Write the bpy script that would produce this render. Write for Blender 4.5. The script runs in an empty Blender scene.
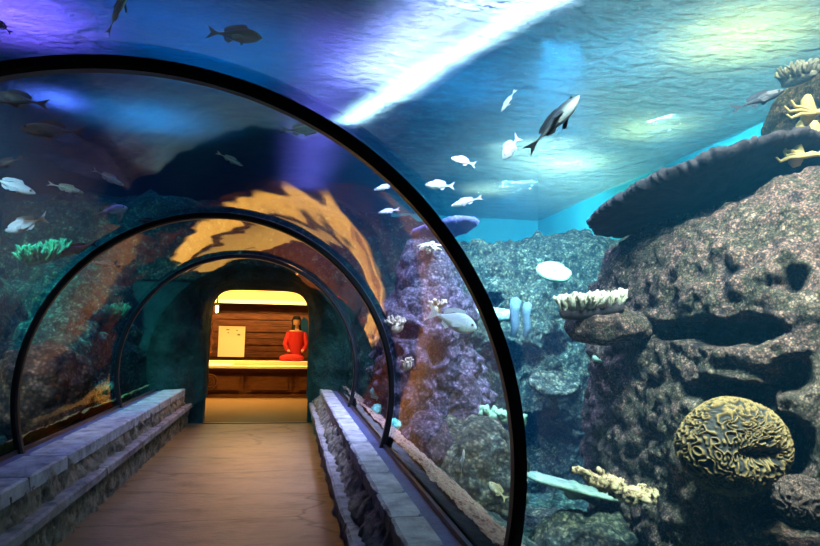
import bpy, math, random
import numpy as np
from mathutils import Vector, Matrix

random.seed(7)
S = bpy.context.scene
COL = S.collection
PI = math.pi

# ------------------------------------------------------------------ camera
F, YAW, PIT, ROLL = 622.0, 0.191, 0.096, 0.019
EYE = Vector((0, 0, 1.42))
cy, sy, cp, sp = math.cos(YAW), math.sin(YAW), math.cos(PIT), math.sin(PIT)
R0 = Vector((cy, -sy, 0)); FW = Vector((sy*cp, cy*cp, sp)); U0 = Vector((-sy*sp, -cy*sp, cp))
RT = R0*math.cos(ROLL) + U0*math.sin(ROLL)
UP = U0*math.cos(ROLL) - R0*math.sin(ROLL)
cam = bpy.data.objects.new('camera', bpy.data.cameras.new('camera'))
COL.objects.link(cam)
M = Matrix((RT, UP, -FW)).transposed().to_4x4(); M.translation = EYE
cam.matrix_world = M
cam.data.sensor_width = 36.0; cam.data.lens = F*36/820; cam.data.clip_start = .02; cam.data.clip_end = 100
S.camera = cam

def at(px, py, d):
    """world point seen at pixel (px,py), d metres along the view axis"""
    return EYE + FW*d + RT*((px-410)/F*d) - UP*((py-273)/F*d)
def aty(px, py, Y):
    r = FW + RT*((px-410)/F) - UP*((py-273)/F)
    return EYE + r*(Y/r.y)
def atz(px, py, Z):
    r = FW + RT*((px-410)/F) - UP*((py-273)/F)
    return EYE + r*((Z-EYE.z)/r.z)
def pixels(P):
    Q = P - np.array(EYE)
    d = Q@np.array(FW); d = np.where(abs(d) < 1e-3, 1e-3, d)
    return 410 + F*(Q@np.array(RT))/d, 273 - F*(Q@np.array(UP))/d, d

# ------------------------------------------------------------------ numpy noise
def _h(ix, iy, iz, seed):
    n = (ix*374761393 + iy*668265263 + iz*2147483647 + seed*1274126177) & 0xFFFFFFFF
    n = ((n ^ (n >> 13))*1274126177) & 0xFFFFFFFF
    n = (n ^ (n >> 16)) & 0xFFFFFFFF
    n = (n*2246822519) & 0xFFFFFFFF
    n = n ^ (n >> 15)
    return (n & 0xFFFFFF)/float(0xFFFFFF)
def vn(P, seed=0):
    I = np.floor(P).astype(np.int64); f = P - I; f = f*f*(3-2*f)
    x, y, z = I.T; out = 0
    for a in (0, 1):
        for b in (0, 1):
            for c in (0, 1):
                w = (f[:, 0] if a else 1-f[:, 0])*(f[:, 1] if b else 1-f[:, 1])*(f[:, 2] if c else 1-f[:, 2])
                out = out + w*_h(x+a, y+b, z+c, seed)
    return out*2-1
def fbm(P, octs=4, seed=0, gain=.5):
    o, a, t = 0, 1, 0
    for k in range(octs):
        o = o + a*vn(P*(2.03**k)+k*11.3, seed+k); t += a; a *= gain
    return o/t
def worley(P, seed=0):
    I = np.floor(P).astype(np.int64); best = np.full(len(P), 9.0)
    for a in (-1, 0, 1):
        for b in (-1, 0, 1):
            for c in (-1, 0, 1):
                x, y, z = I[:, 0]+a, I[:, 1]+b, I[:, 2]+c
                q = np.stack([x+_h(x, y, z, seed), y+_h(x, y, z, seed+5), z+_h(x, y, z, seed+9)], 1)
                best = np.minimum(best, ((q-P)**2).sum(1))
    return np.sqrt(best)

# ------------------------------------------------------------------ materials
def nodes(name):
    m = bpy.data.materials.new(name); m.use_nodes = True
    nt = m.node_tree; nt.nodes.clear()
    return m, nt
def N(nt, t, **k):
    n = nt.nodes.new(t)
    for a, b in k.items():
        if a.startswith('i_'): n.inputs[a[2:].replace('_', ' ')].default_value = b
        else: setattr(n, a, b)
    return n
def rgb(c): return (*c, 1) if len(c) == 3 else c
def mat(name, cols, rough=.8, scale=8, bump=.4, bscale=None, spec=.3, detail=6, voro=0, stretch=(1, 1, 1), metal=0, bdist=.02, contrast=(.3, .7)):
    m, nt = nodes(name); L = nt.links.new
    out = N(nt, 'ShaderNodeOutputMaterial'); b = N(nt, 'ShaderNodeBsdfPrincipled')
    b.inputs['Roughness'].default_value = rough; b.inputs['Specular IOR Level'].default_value = spec; b.inputs['Metallic'].default_value = metal
    L(b.outputs[0], out.inputs[0])
    tc = N(nt, 'ShaderNodeTexCoord'); mp = N(nt, 'ShaderNodeMapping'); mp.inputs['Scale'].default_value = stretch
    L(tc.outputs['Object'], mp.inputs[0])
    n = N(nt, 'ShaderNodeTexNoise'); n.inputs['Scale'].default_value = scale; n.inputs['Detail'].default_value = detail; n.inputs['Roughness'].default_value = .65
    L(mp.outputs[0], n.inputs['Vector'])
    r = N(nt, 'ShaderNodeValToRGB'); e = r.color_ramp.elements
    k = len(cols)
    while len(e) < k: e.new(.5)
    for i, c in enumerate(cols):
        e[i].position = contrast[0] + (contrast[1]-contrast[0])*i/max(1, k-1); e[i].color = rgb(c)
    L(n.outputs['Fac'], r.inputs[0])
    col = r.outputs[0]
    if voro:
        vv2 = N(nt, 'ShaderNodeTexVoronoi'); vv2.inputs['Scale'].default_value = voro*2.7; L(mp.outputs[0], vv2.inputs['Vector'])
        m3 = N(nt, 'ShaderNodeMix', data_type='RGBA', blend_type='MULTIPLY'); m3.inputs[0].default_value = .9
        r3 = N(nt, 'ShaderNodeValToRGB'); r3.color_ramp.elements[0].color = (1.6, 1.5, 1.4, 1); r3.color_ramp.elements[1].color = (.2, .22, .25, 1); r3.color_ramp.elements[1].position = .62
        L(vv2.outputs['Distance'], r3.inputs[0]); L(col, m3.inputs[6]); L(r3.outputs[0], m3.inputs[7]); col = m3.outputs[2]
        v = N(nt, 'ShaderNodeTexVoronoi'); v.inputs['Scale'].default_value = voro; L(mp.outputs[0], v.inputs['Vector'])
        mx = N(nt, 'ShaderNodeMix', data_type='RGBA', blend_type='MULTIPLY'); mx.inputs[0].default_value = .8
        r2 = N(nt, 'ShaderNodeValToRGB'); r2.color_ramp.elements[0].color = (1.2, 1.2, 1.2, 1); r2.color_ramp.elements[1].color = (.25, .25, .25, 1); r2.color_ramp.elements[1].position = .6
        L(v.outputs['Distance'], r2.inputs[0]); L(col, mx.inputs[6]); L(r2.outputs[0], mx.inputs[7]); col = mx.outputs[2]
    L(col, b.inputs['Base Color'])
    if bump:
        n2 = N(nt, 'ShaderNodeTexNoise'); n2.inputs['Scale'].default_value = bscale or scale*3; n2.inputs['Detail'].default_value = 8; n2.inputs['Roughness'].default_value = .7
        L(mp.outputs[0], n2.inputs['Vector'])
        bp = N(nt, 'ShaderNodeBump'); bp.inputs['Strength'].default_value = bump; bp.inputs['Distance'].default_value = bdist
        L(n2.outputs['Fac'], bp.inputs['Height']); L(bp.outputs[0], b.inputs['Normal'])
    return m
def flat(name, c, rough=.6, spec=.3, metal=0):
    m, nt = nodes(name)
    out = N(nt, 'ShaderNodeOutputMaterial'); b = N(nt, 'ShaderNodeBsdfPrincipled')
    b.inputs['Base Color'].default_value = rgb(c); b.inputs['Roughness'].default_value = rough
    b.inputs['Specular IOR Level'].default_value = spec; b.inputs['Metallic'].default_value = metal
    nt.links.new(b.outputs[0], out.inputs[0]); return m
def emis(name, c, s):
    m, nt = nodes(name)
    out = N(nt, 'ShaderNodeOutputMaterial'); b = N(nt, 'ShaderNodeEmission'); b.inputs[0].default_value = rgb(c); b.inputs[1].default_value = s
    nt.links.new(b.outputs[0], out.inputs[0]); return m

# ------------------------------------------------------------------ objects
def obj(name, V, Fc, m, parent=None, smooth=True, loc=None):
    me = bpy.data.meshes.new(name)
    V = np.asarray(V, float)
    if parent is not None: V = V - np.array(parent.location)
    elif loc is not None: V = V - np.array(loc)
    me.from_pydata([tuple(v) for v in V], [], [tuple(f) for f in Fc]); me.update()
    for mm in (m if isinstance(m, (list, tuple)) else [m]): me.materials.append(mm)
    if smooth: me.polygons.foreach_set('use_smooth', [True]*len(me.polygons))
    o = bpy.data.objects.new(name, me); COL.objects.link(o)
    if parent is not None: o.parent = parent
    elif loc is not None: o.location = loc
    return o
def tag(o, label=None, cat=None, group=None, kind=None):
    if label: o['label'] = label
    if cat: o['category'] = cat
    if group: o['group'] = group
    if kind: o['kind'] = kind
    return o
def thing(name, label, cat, loc=(0, 0, 0), group=None):
    o = bpy.data.objects.new(name, None); COL.objects.link(o); o.location = loc; o.empty_display_size = .1
    return tag(o, label, cat, group)
def struct(o): o['kind'] = 'structure'; return o

class MB:
    def __init__(s): s.V = []; s.F = []
    def add(s, V, Fc):
        k = len(s.V); s.V += [tuple(v) for v in V]; s.F += [tuple(i+k for i in f) for f in Fc]; return s
    def box(s, a, b):
        x0, y0, z0 = a; x1, y1, z1 = b
        return s.add([(x0, y0, z0), (x1, y0, z0), (x1, y1, z0), (x0, y1, z0), (x0, y0, z1), (x1, y0, z1), (x1, y1, z1), (x0, y1, z1)],
                     [(0, 3, 2, 1), (4, 5, 6, 7), (0, 1, 5, 4), (1, 2, 6, 5), (2, 3, 7, 6), (3, 0, 4, 7)])
    def tube(s, pts, rad, n=8, cap=True):
        pts = [Vector(p) for p in pts]; rr = rad if isinstance(rad, (list, tuple)) else [rad]*len(pts)
        V = []; up = Vector((0, 0, 1)); prev = None
        for i, p in enumerate(pts):
            t = (pts[min(i+1, len(pts)-1)] - pts[max(i-1, 0)])
            t = t.normalized() if t.length > 1e-9 else up
            a = (prev if prev is not None else (Vector((1, 0, 0)) if abs(t.z) > .8 else up))
            a = (a - t*a.dot(t)).normalized(); prev = a; b = t.cross(a)
            for k in range(n):
                w = 2*PI*k/n; V.append(p + (a*math.cos(w)+b*math.sin(w))*rr[i])
        Fc = []
        for i in range(len(pts)-1):
            for k in range(n):
                k2 = (k+1) % n; Fc.append((i*n+k, i*n+k2, (i+1)*n+k2, (i+1)*n+k))
        if cap:
            e0, e1 = len(V), len(V)+1
            V += [pts[0] - (pts[1]-pts[0]).normalized()*rr[0]*.6, pts[-1] + (pts[-1]-pts[-2]).normalized()*rr[-1]*.6]
            for k in range(n):
                k2 = (k+1) % n; Fc.append((e0, k2, k)); Fc.append((e1, (len(pts)-1)*n+k, (len(pts)-1)*n+k2))
        return s.add(V, Fc)
    def build(s, name, m, parent=None, smooth=False, loc=None): return obj(name, s.V, s.F, m, parent, smooth, loc)

def grid_faces(nu, nv, wrap_u=False, flip=False):
    Fc = []
    for i in range(nv-1):
        for j in range(nu if wrap_u else nu-1):
            j2 = (j+1) % nu
            q = (i*nu+j, i*nu+j2, (i+1)*nu+j2, (i+1)*nu+j)
            Fc.append(q[::-1] if flip else q)
    return Fc

def blob(c, r, n=2.6, nu=96, nv=60, seed=1, amp=.2, freq=1.2, fine=.04, ffreq=7, cell=.05, cfreq=4, shear=None, carve=(), face=None):
    """closed rock: a super-ellipsoid pushed out by noise; carve = list of pits (centre, radii xyz, depth) in world metres"""
    u = np.linspace(0, 2*PI, nu, endpoint=False)
    if face is not None:      # finer sampling on the side that faces `face`
        u = u - .55*np.sin(u-face)*1.0
    v = np.linspace(.02, PI-.02, nv)
    UU, VV = np.meshgrid(u, v)
    D = np.stack([np.cos(UU)*np.sin(VV), np.sin(UU)*np.sin(VV), np.cos(VV)], -1).reshape(-1, 3)
    r = np.array(r, float); c = np.array(c, float)
    k = (np.abs(D/r)**n).sum(1)**(-1/n)
    P = D*k[:, None]
    Nn = D/r*(np.abs(D/r)**(n-1))*np.sign(1)*1.0
    Nn = np.sign(D)*np.abs(P/r)**(n-1)/r; Nn /= np.linalg.norm(Nn, axis=1)[:, None]
    P = P + c
    P = P + Nn*(amp*fbm(P*freq, 3, seed))[:, None]
    if cell: P = P + Nn*(cell*(.55-worley(P*cfreq, seed+3)))[:, None]
    for cc, cr, dep in carve:
        q = ((P-np.array(cc))/np.array(cr)); d2 = (q**2).sum(1)+.55*fbm(P*3.1, 2, seed+40)+.55*fbm(P*7.5, 3, seed+44)
        w = np.clip(1.25-d2, 0, 1); w = w*w*(3-2*w)
        P = P - Nn*(w*dep)[:, None]
    if fine: P = P + Nn*(fine*fbm(P*ffreq, 4, seed+20, .6))[:, None]
    if shear: P[:, 2] += np.clip((P[:, 2]-shear[2])/shear[3], 0, 1)*(P[:, 0]-shear[1])*shear[0]
    V = list(P); Fc = grid_faces(nu, nv, True, True)
    V.append(P[:nu].mean(0)); V.append(P[-nu:].mean(0)); a, b = len(V)-2, len(V)-1
    for j in range(nu):
        j2 = (j+1) % nu
        Fc.append((a, j, j2)); Fc.append((b, (nv-1)*nu+j2, (nv-1)*nu+j))
    return V, Fc

# ------------------------------------------------------------------ palette
m_rock = mat('reef_rock', [(.06, .04, .045), (.26, .15, .13), (.72, .38, .30), (.2, .17, .1), (.46, .28, .2), (.9, .62, .46)], scale=6, bump=1, bscale=22, bdist=.09, voro=24, contrast=(.33, .67))
m_rockt = mat('mossy_reef_rock', [(.02, .05, .06), (.14, .2, .17), (.5, .48, .3), (.06, .12, .12), (.3, .35, .25), (.7, .72, .5)], scale=5, bump=1, bscale=16, bdist=.1, voro=11, contrast=(.33, .67))
m_purp = mat('purple_reef_rock', [(.07, .05, .1), (.26, .17, .3), (.42, .3, .42), (.16, .12, .22), (.5, .42, .42)], scale=5, bump=1, bscale=16, bdist=.09, voro=12, contrast=(.33, .67))
m_dark = mat('dark_green_rock', [(.006, .02, .025), (.02, .09, .09), (.16, .36, .24), (.015, .05, .06), (.08, .2, .15), (.4, .65, .42)], scale=4, bump=1, bscale=12, bdist=.1, voro=9, contrast=(.33, .68))  # dark mottled green for reef, seabed and room cladding
m_brown = mat('brown_reef_rock', [(.06, .03, .02), (.3, .13, .07), (.5, .25, .14)], scale=5, bump=1, bscale=18, bdist=.05, voro=9)
m_plate = mat('dark_plate_coral', [(.012, .009, .012), (.035, .026, .032), (.065, .045, .045)], scale=9, bump=.8, bscale=40, bdist=.02)
m_plate2 = mat('purple_plate_coral', [(.07, .05, .16), (.12, .09, .25)], scale=9, bump=.8, bscale=30)
m_pale = mat('pale_coral', [(.22, .17, .12), (.62, .52, .38), (.8, .7, .56)], scale=22, bump=.8, bscale=60, bdist=.01)
m_green_pale = mat('pale_green_coral', [(.25, .5, .35), (.26, .42, .24), (.36, .52, .3)], scale=10, bump=.6, bscale=40)
m_teal = mat('teal_plate_coral', [(.12, .2, .17), (.3, .42, .32), (.45, .52, .38)], scale=10, bump=.8, bscale=30)
m_spot = mat('spotted_brown_coral', [(.05, .03, .02), (.5, .3, .15), (.75, .55, .32)], scale=26, bump=1, bscale=60, bdist=.02, contrast=(.42, .56))
m_soft = mat('yellow_soft_coral', [(.5, .33, .1), (.68, .52, .22)], scale=10, bump=.3, bscale=40, bdist=.01)
m_lime = mat('green_sponge', [(.1, .5, .12), (.3, .85, .2)], scale=20, bump=.6)
m_bulb = mat('teal_anemone', [(.1, .5, .45), (.4, .95, .8)], scale=30, bump=.4)
m_tube = mat('grey_tube_sponge', [(.08, .14, .18), (.16, .24, .28)], scale=10, bump=.5)
m_seabed = mat('teal_seabed', [(.03, .1, .1), (.14, .32, .28), (.45, .55, .4), (.06, .16, .16), (.3, .45, .35)], scale=4, bump=1, bscale=12, bdist=.1, voro=9)
m_rubble = mat('pink_rubble', [(.1, .05, .05), (.55, .28, .25), (.7, .5, .38), (.3, .15, .15)], scale=30, bump=1, bscale=60, bdist=.03, contrast=(.35, .65))
m_metal = flat('black_rib_metal', (.012, .012, .016), .35, .5)
m_stone = mat('curb_stone_face', [(.03, .028, .022), (.14, .12, .09), (.26, .23, .17), (.06, .05, .04)], scale=9, bump=1, bscale=30, bdist=.03, stretch=(1, 1, .7))
m_cap = mat('curb_cap_stone', [(.16, .16, .17), (.34, .34, .36), (.5, .5, .52)], scale=7, bump=.7, bscale=30, bdist=.015)
m_ledge = mat('curb_ledge_stone', [(.06, .06, .06), (.2, .19, .19), (.3, .29, .3)], scale=8, bump=.6, bscale=30)
m_gutter = mat('blue_gutter_sealant', [(.04, .05, .12), (.08, .1, .22)], scale=12, bump=.3, rough=.5)
m_floor = mat('worn_walkway', [(.03, .02, .012), (.09, .062, .036), (.13, .09, .05), (.05, .036, .022)], scale=3, bump=.5, bscale=22, bdist=.02, stretch=(.7, 1.6, 1), rough=.5, spec=.5)
m_portal = mat('painted_portal_rock', [(.004, .02, .02), (.012, .05, .05), (.03, .09, .08)], scale=4, bump=1, bscale=12, bdist=.05)

nt = m_floor.node_tree; b = [n for n in nt.nodes if n.type == 'BSDF_PRINCIPLED'][0]; src = b.inputs['Base Color'].links[0].from_socket
tc = N(nt, 'ShaderNodeTexCoord'); mp = N(nt, 'ShaderNodeMapping'); mp.inputs['Scale'].default_value = (.45, 1.3, 1); nz = N(nt, 'ShaderNodeTexNoise'); nz.inputs['Scale'].default_value = 3
ad = N(nt, 'ShaderNodeMix', data_type='RGBA', blend_type='ADD'); ad.inputs[0].default_value = .25
nt.links.new(tc.outputs['Object'], mp.inputs[0]); nt.links.new(mp.outputs[0], ad.inputs[6]); nt.links.new(nz.outputs['Color'], ad.inputs[7]); nt.links.new(mp.outputs[0], nz.inputs['Vector'])
vo = N(nt, 'ShaderNodeTexVoronoi', feature='DISTANCE_TO_EDGE'); vo.inputs['Scale'].default_value = .9; nt.links.new(ad.outputs[2], vo.inputs['Vector'])
rr = N(nt, 'ShaderNodeValToRGB'); rr.color_ramp.elements[0].color = (.12, .12, .12, 1); rr.color_ramp.elements[1].position = .014
mx = N(nt, 'ShaderNodeMix', data_type='RGBA', blend_type='MULTIPLY'); mx.inputs[0].default_value = 1
nt.links.new(vo.outputs['Distance'], rr.inputs[0]); nt.links.new(src, mx.inputs[6]); nt.links.new(rr.outputs[0], mx.inputs[7]); nt.links.new(mx.outputs[2], b.inputs['Base Color'])

# ------------------------------------------------------------------ tunnel
XC, ZC, R = -.518, .951, 1.33
ZB = .54
XGL, XGR = XC-math.sqrt(R*R-(ZB-ZC)**2), XC+math.sqrt(R*R-(ZB-ZC)**2)
T0 = math.asin((ZB-ZC)/R)
Y0, YP = -2.2, 9.45        # tunnel start behind the camera, portal face
RIBS = [2.093-2.68, 2.093, 4.809, 7.42]

# glass: each bent panel between two ribs is one window
def glass_mats():
    m, nt = nodes('acrylic_inner_face'); L = nt.links.new
    out = N(nt, 'ShaderNodeOutputMaterial'); mx = N(nt, 'ShaderNodeMixShader')
    t = N(nt, 'ShaderNodeBsdfTransparent'); t.inputs[0].default_value = (.93, .97, .98, 1)
    g = N(nt, 'ShaderNodeBsdfGlossy'); g.inputs['Roughness'].default_value = .035; g.inputs[0].default_value = (.8, .8, .8, 1)
    fr = N(nt, 'ShaderNodeFresnel'); fr.inputs[0].default_value = 1.38
    tc = N(nt, 'ShaderNodeTexCoord'); n = N(nt, 'ShaderNodeTexNoise'); n.inputs['Scale'].default_value = 1.3; n.inputs['Detail'].default_value = 2
    mp = N(nt, 'ShaderNodeMapping'); mp.inputs['Scale'].default_value = (1.4, .5, 1.4)
    L(tc.outputs['Object'], mp.inputs[0]); L(mp.outputs[0], n.inputs['Vector'])
    bp = N(nt, 'ShaderNodeBump'); bp.inputs['Strength'].default_value = .25; bp.inputs['Distance'].default_value = .05
    L(n.outputs['Fac'], bp.inputs['Height']); L(bp.outputs[0], g.inputs['Normal'])
    L(fr.outputs[0], mx.inputs[0]); L(t.outputs[0], mx.inputs[1]); L(g.outputs[0], mx.inputs[2]); L(mx.outputs[0], out.inputs[0])
    m2, nt2 = nodes('acrylic_water_face')
    o2 = N(nt2, 'ShaderNodeOutputMaterial'); t2 = N(nt2, 'ShaderNodeBsdfTransparent'); t2.inputs[0].default_value = (.9, .96, .98, 1)
    nt2.links.new(t2.outputs[0], o2.inputs[0])
    return m, m2
m_gin, m_gout = glass_mats()
def arch_shell(y0, y1, r0, r1, n=96):
    V = []; Fc = []; mi = []
    def strip(pa, pb, k):
        o = len(V)
        for i in range(n+1):
            t = T0 + (PI-2*T0)*i/n
            for (r, y) in (pa, pb): V.append((XC+r*math.cos(t), y, ZC+r*math.sin(t)))
        for i in range(n): Fc.append((o+2*i, o+2*i+1, o+2*i+3, o+2*i+2)[::-1]); mi.append(k)
    strip((r0, y0), (r0, y1), 0); strip((r0, y1), (r1, y1), 1); strip((r1, y1), (r1, y0), 1); strip((r1, y0), (r0, y0), 1)
    return V, Fc, mi
edges = [Y0]+RIBS+[YP-.02]
for i in range(len(edges)-1):
    V, Fc, mi = arch_shell(edges[i]+.002, edges[i+1]-.002, R+.012, R+.052)
    o = obj('window_%d' % (i+1), V, Fc, [m_gin, m_gout]); struct(o)
    o.data.polygons.foreach_set('material_index', mi)
ribl = ['black metal arch rib spanning overhead behind the camera', 'large black metal arch rib, the one framing most of the picture',
        'black metal arch rib second from the camera in the tunnel', 'thin black metal arch rib closest to the orange doorway']
for y, lab in zip(RIBS, ribl):
    V = []; Fc = []; n = 120
    prof = [(-.022, -.03), (-.034, -.018), (-.034, .018), (-.022, .03), (.008, .03), (.008, -.03)]
    for i in range(n+1):
        t = T0 - .03 + (PI-2*T0+.06)*i/n
        for dr, dy in prof: V.append((XC+(R+dr)*math.cos(t), y+dy, ZC+(R+dr)*math.sin(t)))
    k = len(prof)
    for i in range(n):
        for j in range(k): j2 = (j+1) % k; Fc.append((i*k+j, i*k+j2, (i+1)*k+j2, (i+1)*k+j))
    Fc += [tuple(range(k))[::-1], tuple(n*k+j for j in range(k))]
    if y < 0: continue
    tag(obj('arch_rib', V, Fc, m_metal, smooth=False), lab, 'arch rib', 'arch ribs of the tunnel')

# floor and curbs
def wall_strip(name, prof, m, y0, y1, ny, amp, fr, seed, sub=14):
    P = []
    for a, b in zip(prof[:-1], prof[1:]):
        for k in range(sub): P.append((a[0]+(b[0]-a[0])*k/sub, a[1]+(b[1]-a[1])*k/sub))
    P.append(prof[-1]); P = np.array(P); n = len(P)
    tg = np.gradient(P, axis=0); nn = np.stack([tg[:, 1], -tg[:, 0]], 1); nn /= np.linalg.norm(nn, axis=1)[:, None]+1e-9
    ys = np.linspace(y0, y1, ny); W = np.zeros((ny, n, 3)); W[:, :, 0] = P[:, 0]; W[:, :, 2] = P[:, 1]; W[:, :, 1] = ys[:, None]
    Q = W.reshape(-1, 3); d = amp*(fbm(Q*fr, 4, seed)*1.2+.6*(.5-worley(Q*fr*.6, seed)))
    NN = np.tile(nn, (ny, 1)); Q[:, 0] += NN[:, 0]*d; Q[:, 2] += NN[:, 1]*d
    return struct(obj(name, Q, grid_faces(n, ny), m, smooth=True))
YE = 10.0
XFL, XFR = -1.40, .37
mb = MB(); mb.box((XGL-.1, Y0, -.12), (XGR+.1, YE, 0)); struct(mb.build('floor', m_floor))
wall_strip('wall_left', [(-1.78, 0), (-1.78, .50), (-1.455, .50), (-1.42, .33), (-1.42, 0.0)], m_stone, Y0, YE-.1, 700, .04, 11, 3)
wall_strip('wall_right', [(.42, 0.0), (.42, .33), (.525, .50), (.745, .50), (.745, 0)], m_stone, Y0, YE-.1, 700, .042, 11, 5)
def ledge(name, xa, xb, za, zb, seed, m, dy=1.35, gap=.012):
    mb = MB(); y = Y0
    rnd = random.Random(seed)
    while y < YE-.2:
        l = dy*(.8+.4*rnd.random()); y1 = min(y+l, YE-.1)
        x0, x1 = xa, xb
        n = 10; V = []
        ws = [rnd.uniform(-.006, .006) for _ in range(n+1)]
        for i in range(n+1):
            yy = y+gap/2+(y1-y-gap)*i/n; w = ws[i]; t = .012 if i in (0, n) else 0
            V += [(x0, yy, za), (x0+(w if x0 > x1 else -w)+(t if x0 < x1 else -t), yy, zb-.012), (x0+(.015 if x1 > x0 else -.015), yy, zb-t), (x1, yy, zb-t), (x1, yy, za)]
        Fc = []
        for i in range(n):
            for j in range(5):
                j2 = (j+1) % 5; q = (i*5+j, i*5+j2, (i+1)*5+j2, (i+1)*5+j); Fc.append(q if x0 > x1 else q[::-1])
        Fc += [(0, 1, 2, 3, 4) if x0 > x1 else (4, 3, 2, 1, 0), tuple(n*5+j for j in ((4, 3, 2, 1, 0) if x0 > x1 else (0, 1, 2, 3, 4)))]
        mb.add(V, Fc); y = y1
    return struct(mb.build(name, m))
ledge('trim_1', XFL+.055, -1.50, .27, .335, 1, m_ledge, 1.9)
ledge('trim_2', .355, .50, .27, .335, 2, m_ledge, 1.9)
ledge('trim_3', -1.435, -1.70, .46, .553, 3, m_cap, .62)
ledge('trim_4', .505, .665, .46, .553, 4, m_cap, .5)
mb = MB(); mb.box((.655, Y0, .40), (XGR+.03, YE-.1, .545)); struct(mb.build('trim_5', m_gutter))
mb = MB(); mb.box((XGL-.03, Y0, .40), (-1.69, YE-.1, .545)); struct(mb.build('trim_6', m_gutter))
mb = MB(); mb.box((XGR-.004, Y0, .5), (XGR+.016, YE-.5, .572)); struct(mb.build('trim_7', m_metal))
mb = MB(); mb.box((XGL-.016, Y0, .5), (XGL+.004, YE-.5, .572)); struct(mb.build('trim_8', m_metal))
mb = MB(); mb.box((XGL-.2, Y0, -.6), (-1.75, YE, .5)); mb.box((.72, Y0, -.6), (XGR+.2, YE, .5)); struct(mb.build('wall_tunnel_footing', m_portal))

# ------------------------------------------------------------------ portal
DL, DR = aty(204, 400, 9.9).x, aty(307, 400, 9.9).x
DT = aty(255, 289, 9.9).z
def portal():
    # rocky collar lining from the glass edge (y=9.4) in to the doorway (y=9.95), then a flat jamb
    n = 140; rings = 16; V = []
    def outer(t): return (XC+(R+.09)*math.cos(t), ZC+(R+.09)*math.sin(t))
    w = DR-DL; xc = (DL+DR)/2
    def door(t):  # rounded top corners
        c, s = math.cos(t), math.sin(t)
        zc0 = ZC
        if s < 0: k = 1e9 if abs(c) < 1e-6 else (w/2)/abs(c); return (xc+c*k, zc0+s*k*1.0)
        a, b = w/2, DT-zc0; q = (abs(c/a)**6+abs(s/b)**6)**(-1/6)
        return (xc+c*q, zc0+s*q)
    ta = -math.asin(min(1, (ZC)/(R+.09)))
    ts = np.linspace(ta+.08, PI-ta-.08, n)
    for k in range(rings):
        f = k/(rings-1)
        for t in ts:
            o = outer(t); d = door(t)
            y = 9.3+.65*f; g = f**.75
            x = o[0]*(1-g)+d[0]*g; z = o[1]*(1-g)+d[1]*g
            V.append((x, y, max(z, -.02)))
    for (dy) in (.03, .35):
        for t in ts:
            d = door(t); V.append((d[0], 9.95+dy, max(d[1], -.02)))
    V = np.array(V); m = np.zeros(len(V)); m[:n*(rings-3)] = 1
    nz = fbm(V*3.2, 4, 77)*.09*m; V[:, 1] += nz; V[:, 0] += fbm(V*2.5, 3, 55)*.04*m
    V[:, 2] = np.maximum(V[:, 2]+fbm(V*2.5, 3, 56)*.04*m, -.02)
    struct(obj('wall_portal', V, grid_faces(n, rings+2), m_portal))
portal()
# facing slab around the outside of the doorway room so no gap shows
RX0, RX1, RY1, RZ1 = -4.0, 2.4, 18.2, 3.1
def slab_hole():
    mb = MB(); y0, y1 = 10.0, 10.25
    mb.box((RX0, y0, -.6), (DL-.02, y1, RZ1)); mb.box((DR+.02, y0, -.6), (RX1, y1, RZ1)); mb.box((DL-.02, y0, DT+.02), (DR+.02, y1, RZ1)); return mb
struct(slab_hole().build('wall_entrance', m_portal))

# ------------------------------------------------------------------ room beyond the doorway
m_carpet = mat('ochre_carpet', [(.085, .042, .014), (.12, .062, .02)], scale=30, bump=.4, bscale=120, bdist=.01)
m_wood = mat('reddish_planks', [(.025, .006, .002), (.075, .02, .006), (.125, .038, .011)], scale=3, bump=.5, bscale=10, stretch=(1, 1, 6), rough=.5)
m_panelw = mat('bench_wood', [(.10, .035, .01), (.2, .075, .022)], scale=4, bump=.3, bscale=12, stretch=(1, 1, 5), rough=.5)
m_cream = flat('cream_plaster', (.92, .76, .42), .6)
m_yel = flat('ochre_plaster', (.85, .58, .2), .7)
m_shell = mat('room_shell', [(.07, .03, .012), (.12, .05, .02)], scale=3)
mb = MB(); mb.box((RX0, 9.98, -.12), (RX1, RY1, .004)); struct(mb.build('floor_room', m_carpet))
mb = MB(); mb.box((RX0-.1, 10.25, 0), (RX0, RY1, RZ1)); mb.box((RX1, 10.25, 0), (RX1+.1, RY1, RZ1)); struct(mb.build('wall_room_side', m_shell))
mb = MB(); mb.box((RX0-.1, 10.0, RZ1), (RX1+.1, RY1+.1, RZ1+.1)); struct(mb.build('ceiling_room', m_shell))
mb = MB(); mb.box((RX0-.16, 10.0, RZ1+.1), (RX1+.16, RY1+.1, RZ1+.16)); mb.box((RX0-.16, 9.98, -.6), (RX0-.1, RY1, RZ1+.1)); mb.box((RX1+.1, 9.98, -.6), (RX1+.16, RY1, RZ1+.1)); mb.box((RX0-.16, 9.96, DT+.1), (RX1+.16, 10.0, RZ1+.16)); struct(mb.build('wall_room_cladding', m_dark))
mb = MB(); mb.box((DL-.02, 9.93, 0), (DR+.02, 10.0, .012)); struct(mb.build('trim_10', m_metal))
mb = MB(); mb.box((RX0-.1, RY1, 0), (RX1+.1, RY1+.1, RZ1)); struct(mb.build('wall_room_back', m_yel))
YB = 17.4
zt = aty(255, 304, YB).z
mb = MB()
z = 0.0; k = 0
while z < zt-.02:
    h = min(.17, zt-z); mb.box((RX0+.02, YB+(.02 if k % 2 else 0), z+.006), (RX1-.02, YB+.12, z+h-.006)); z += h; k += 1
mb.box((RX0+.02, YB+.04, 0), (RX1-.02, YB+.1, zt))
tag(mb.build('plank_partition', m_wood), 'reddish horizontal plank partition behind the bench in the lit room', 'partition')
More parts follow.
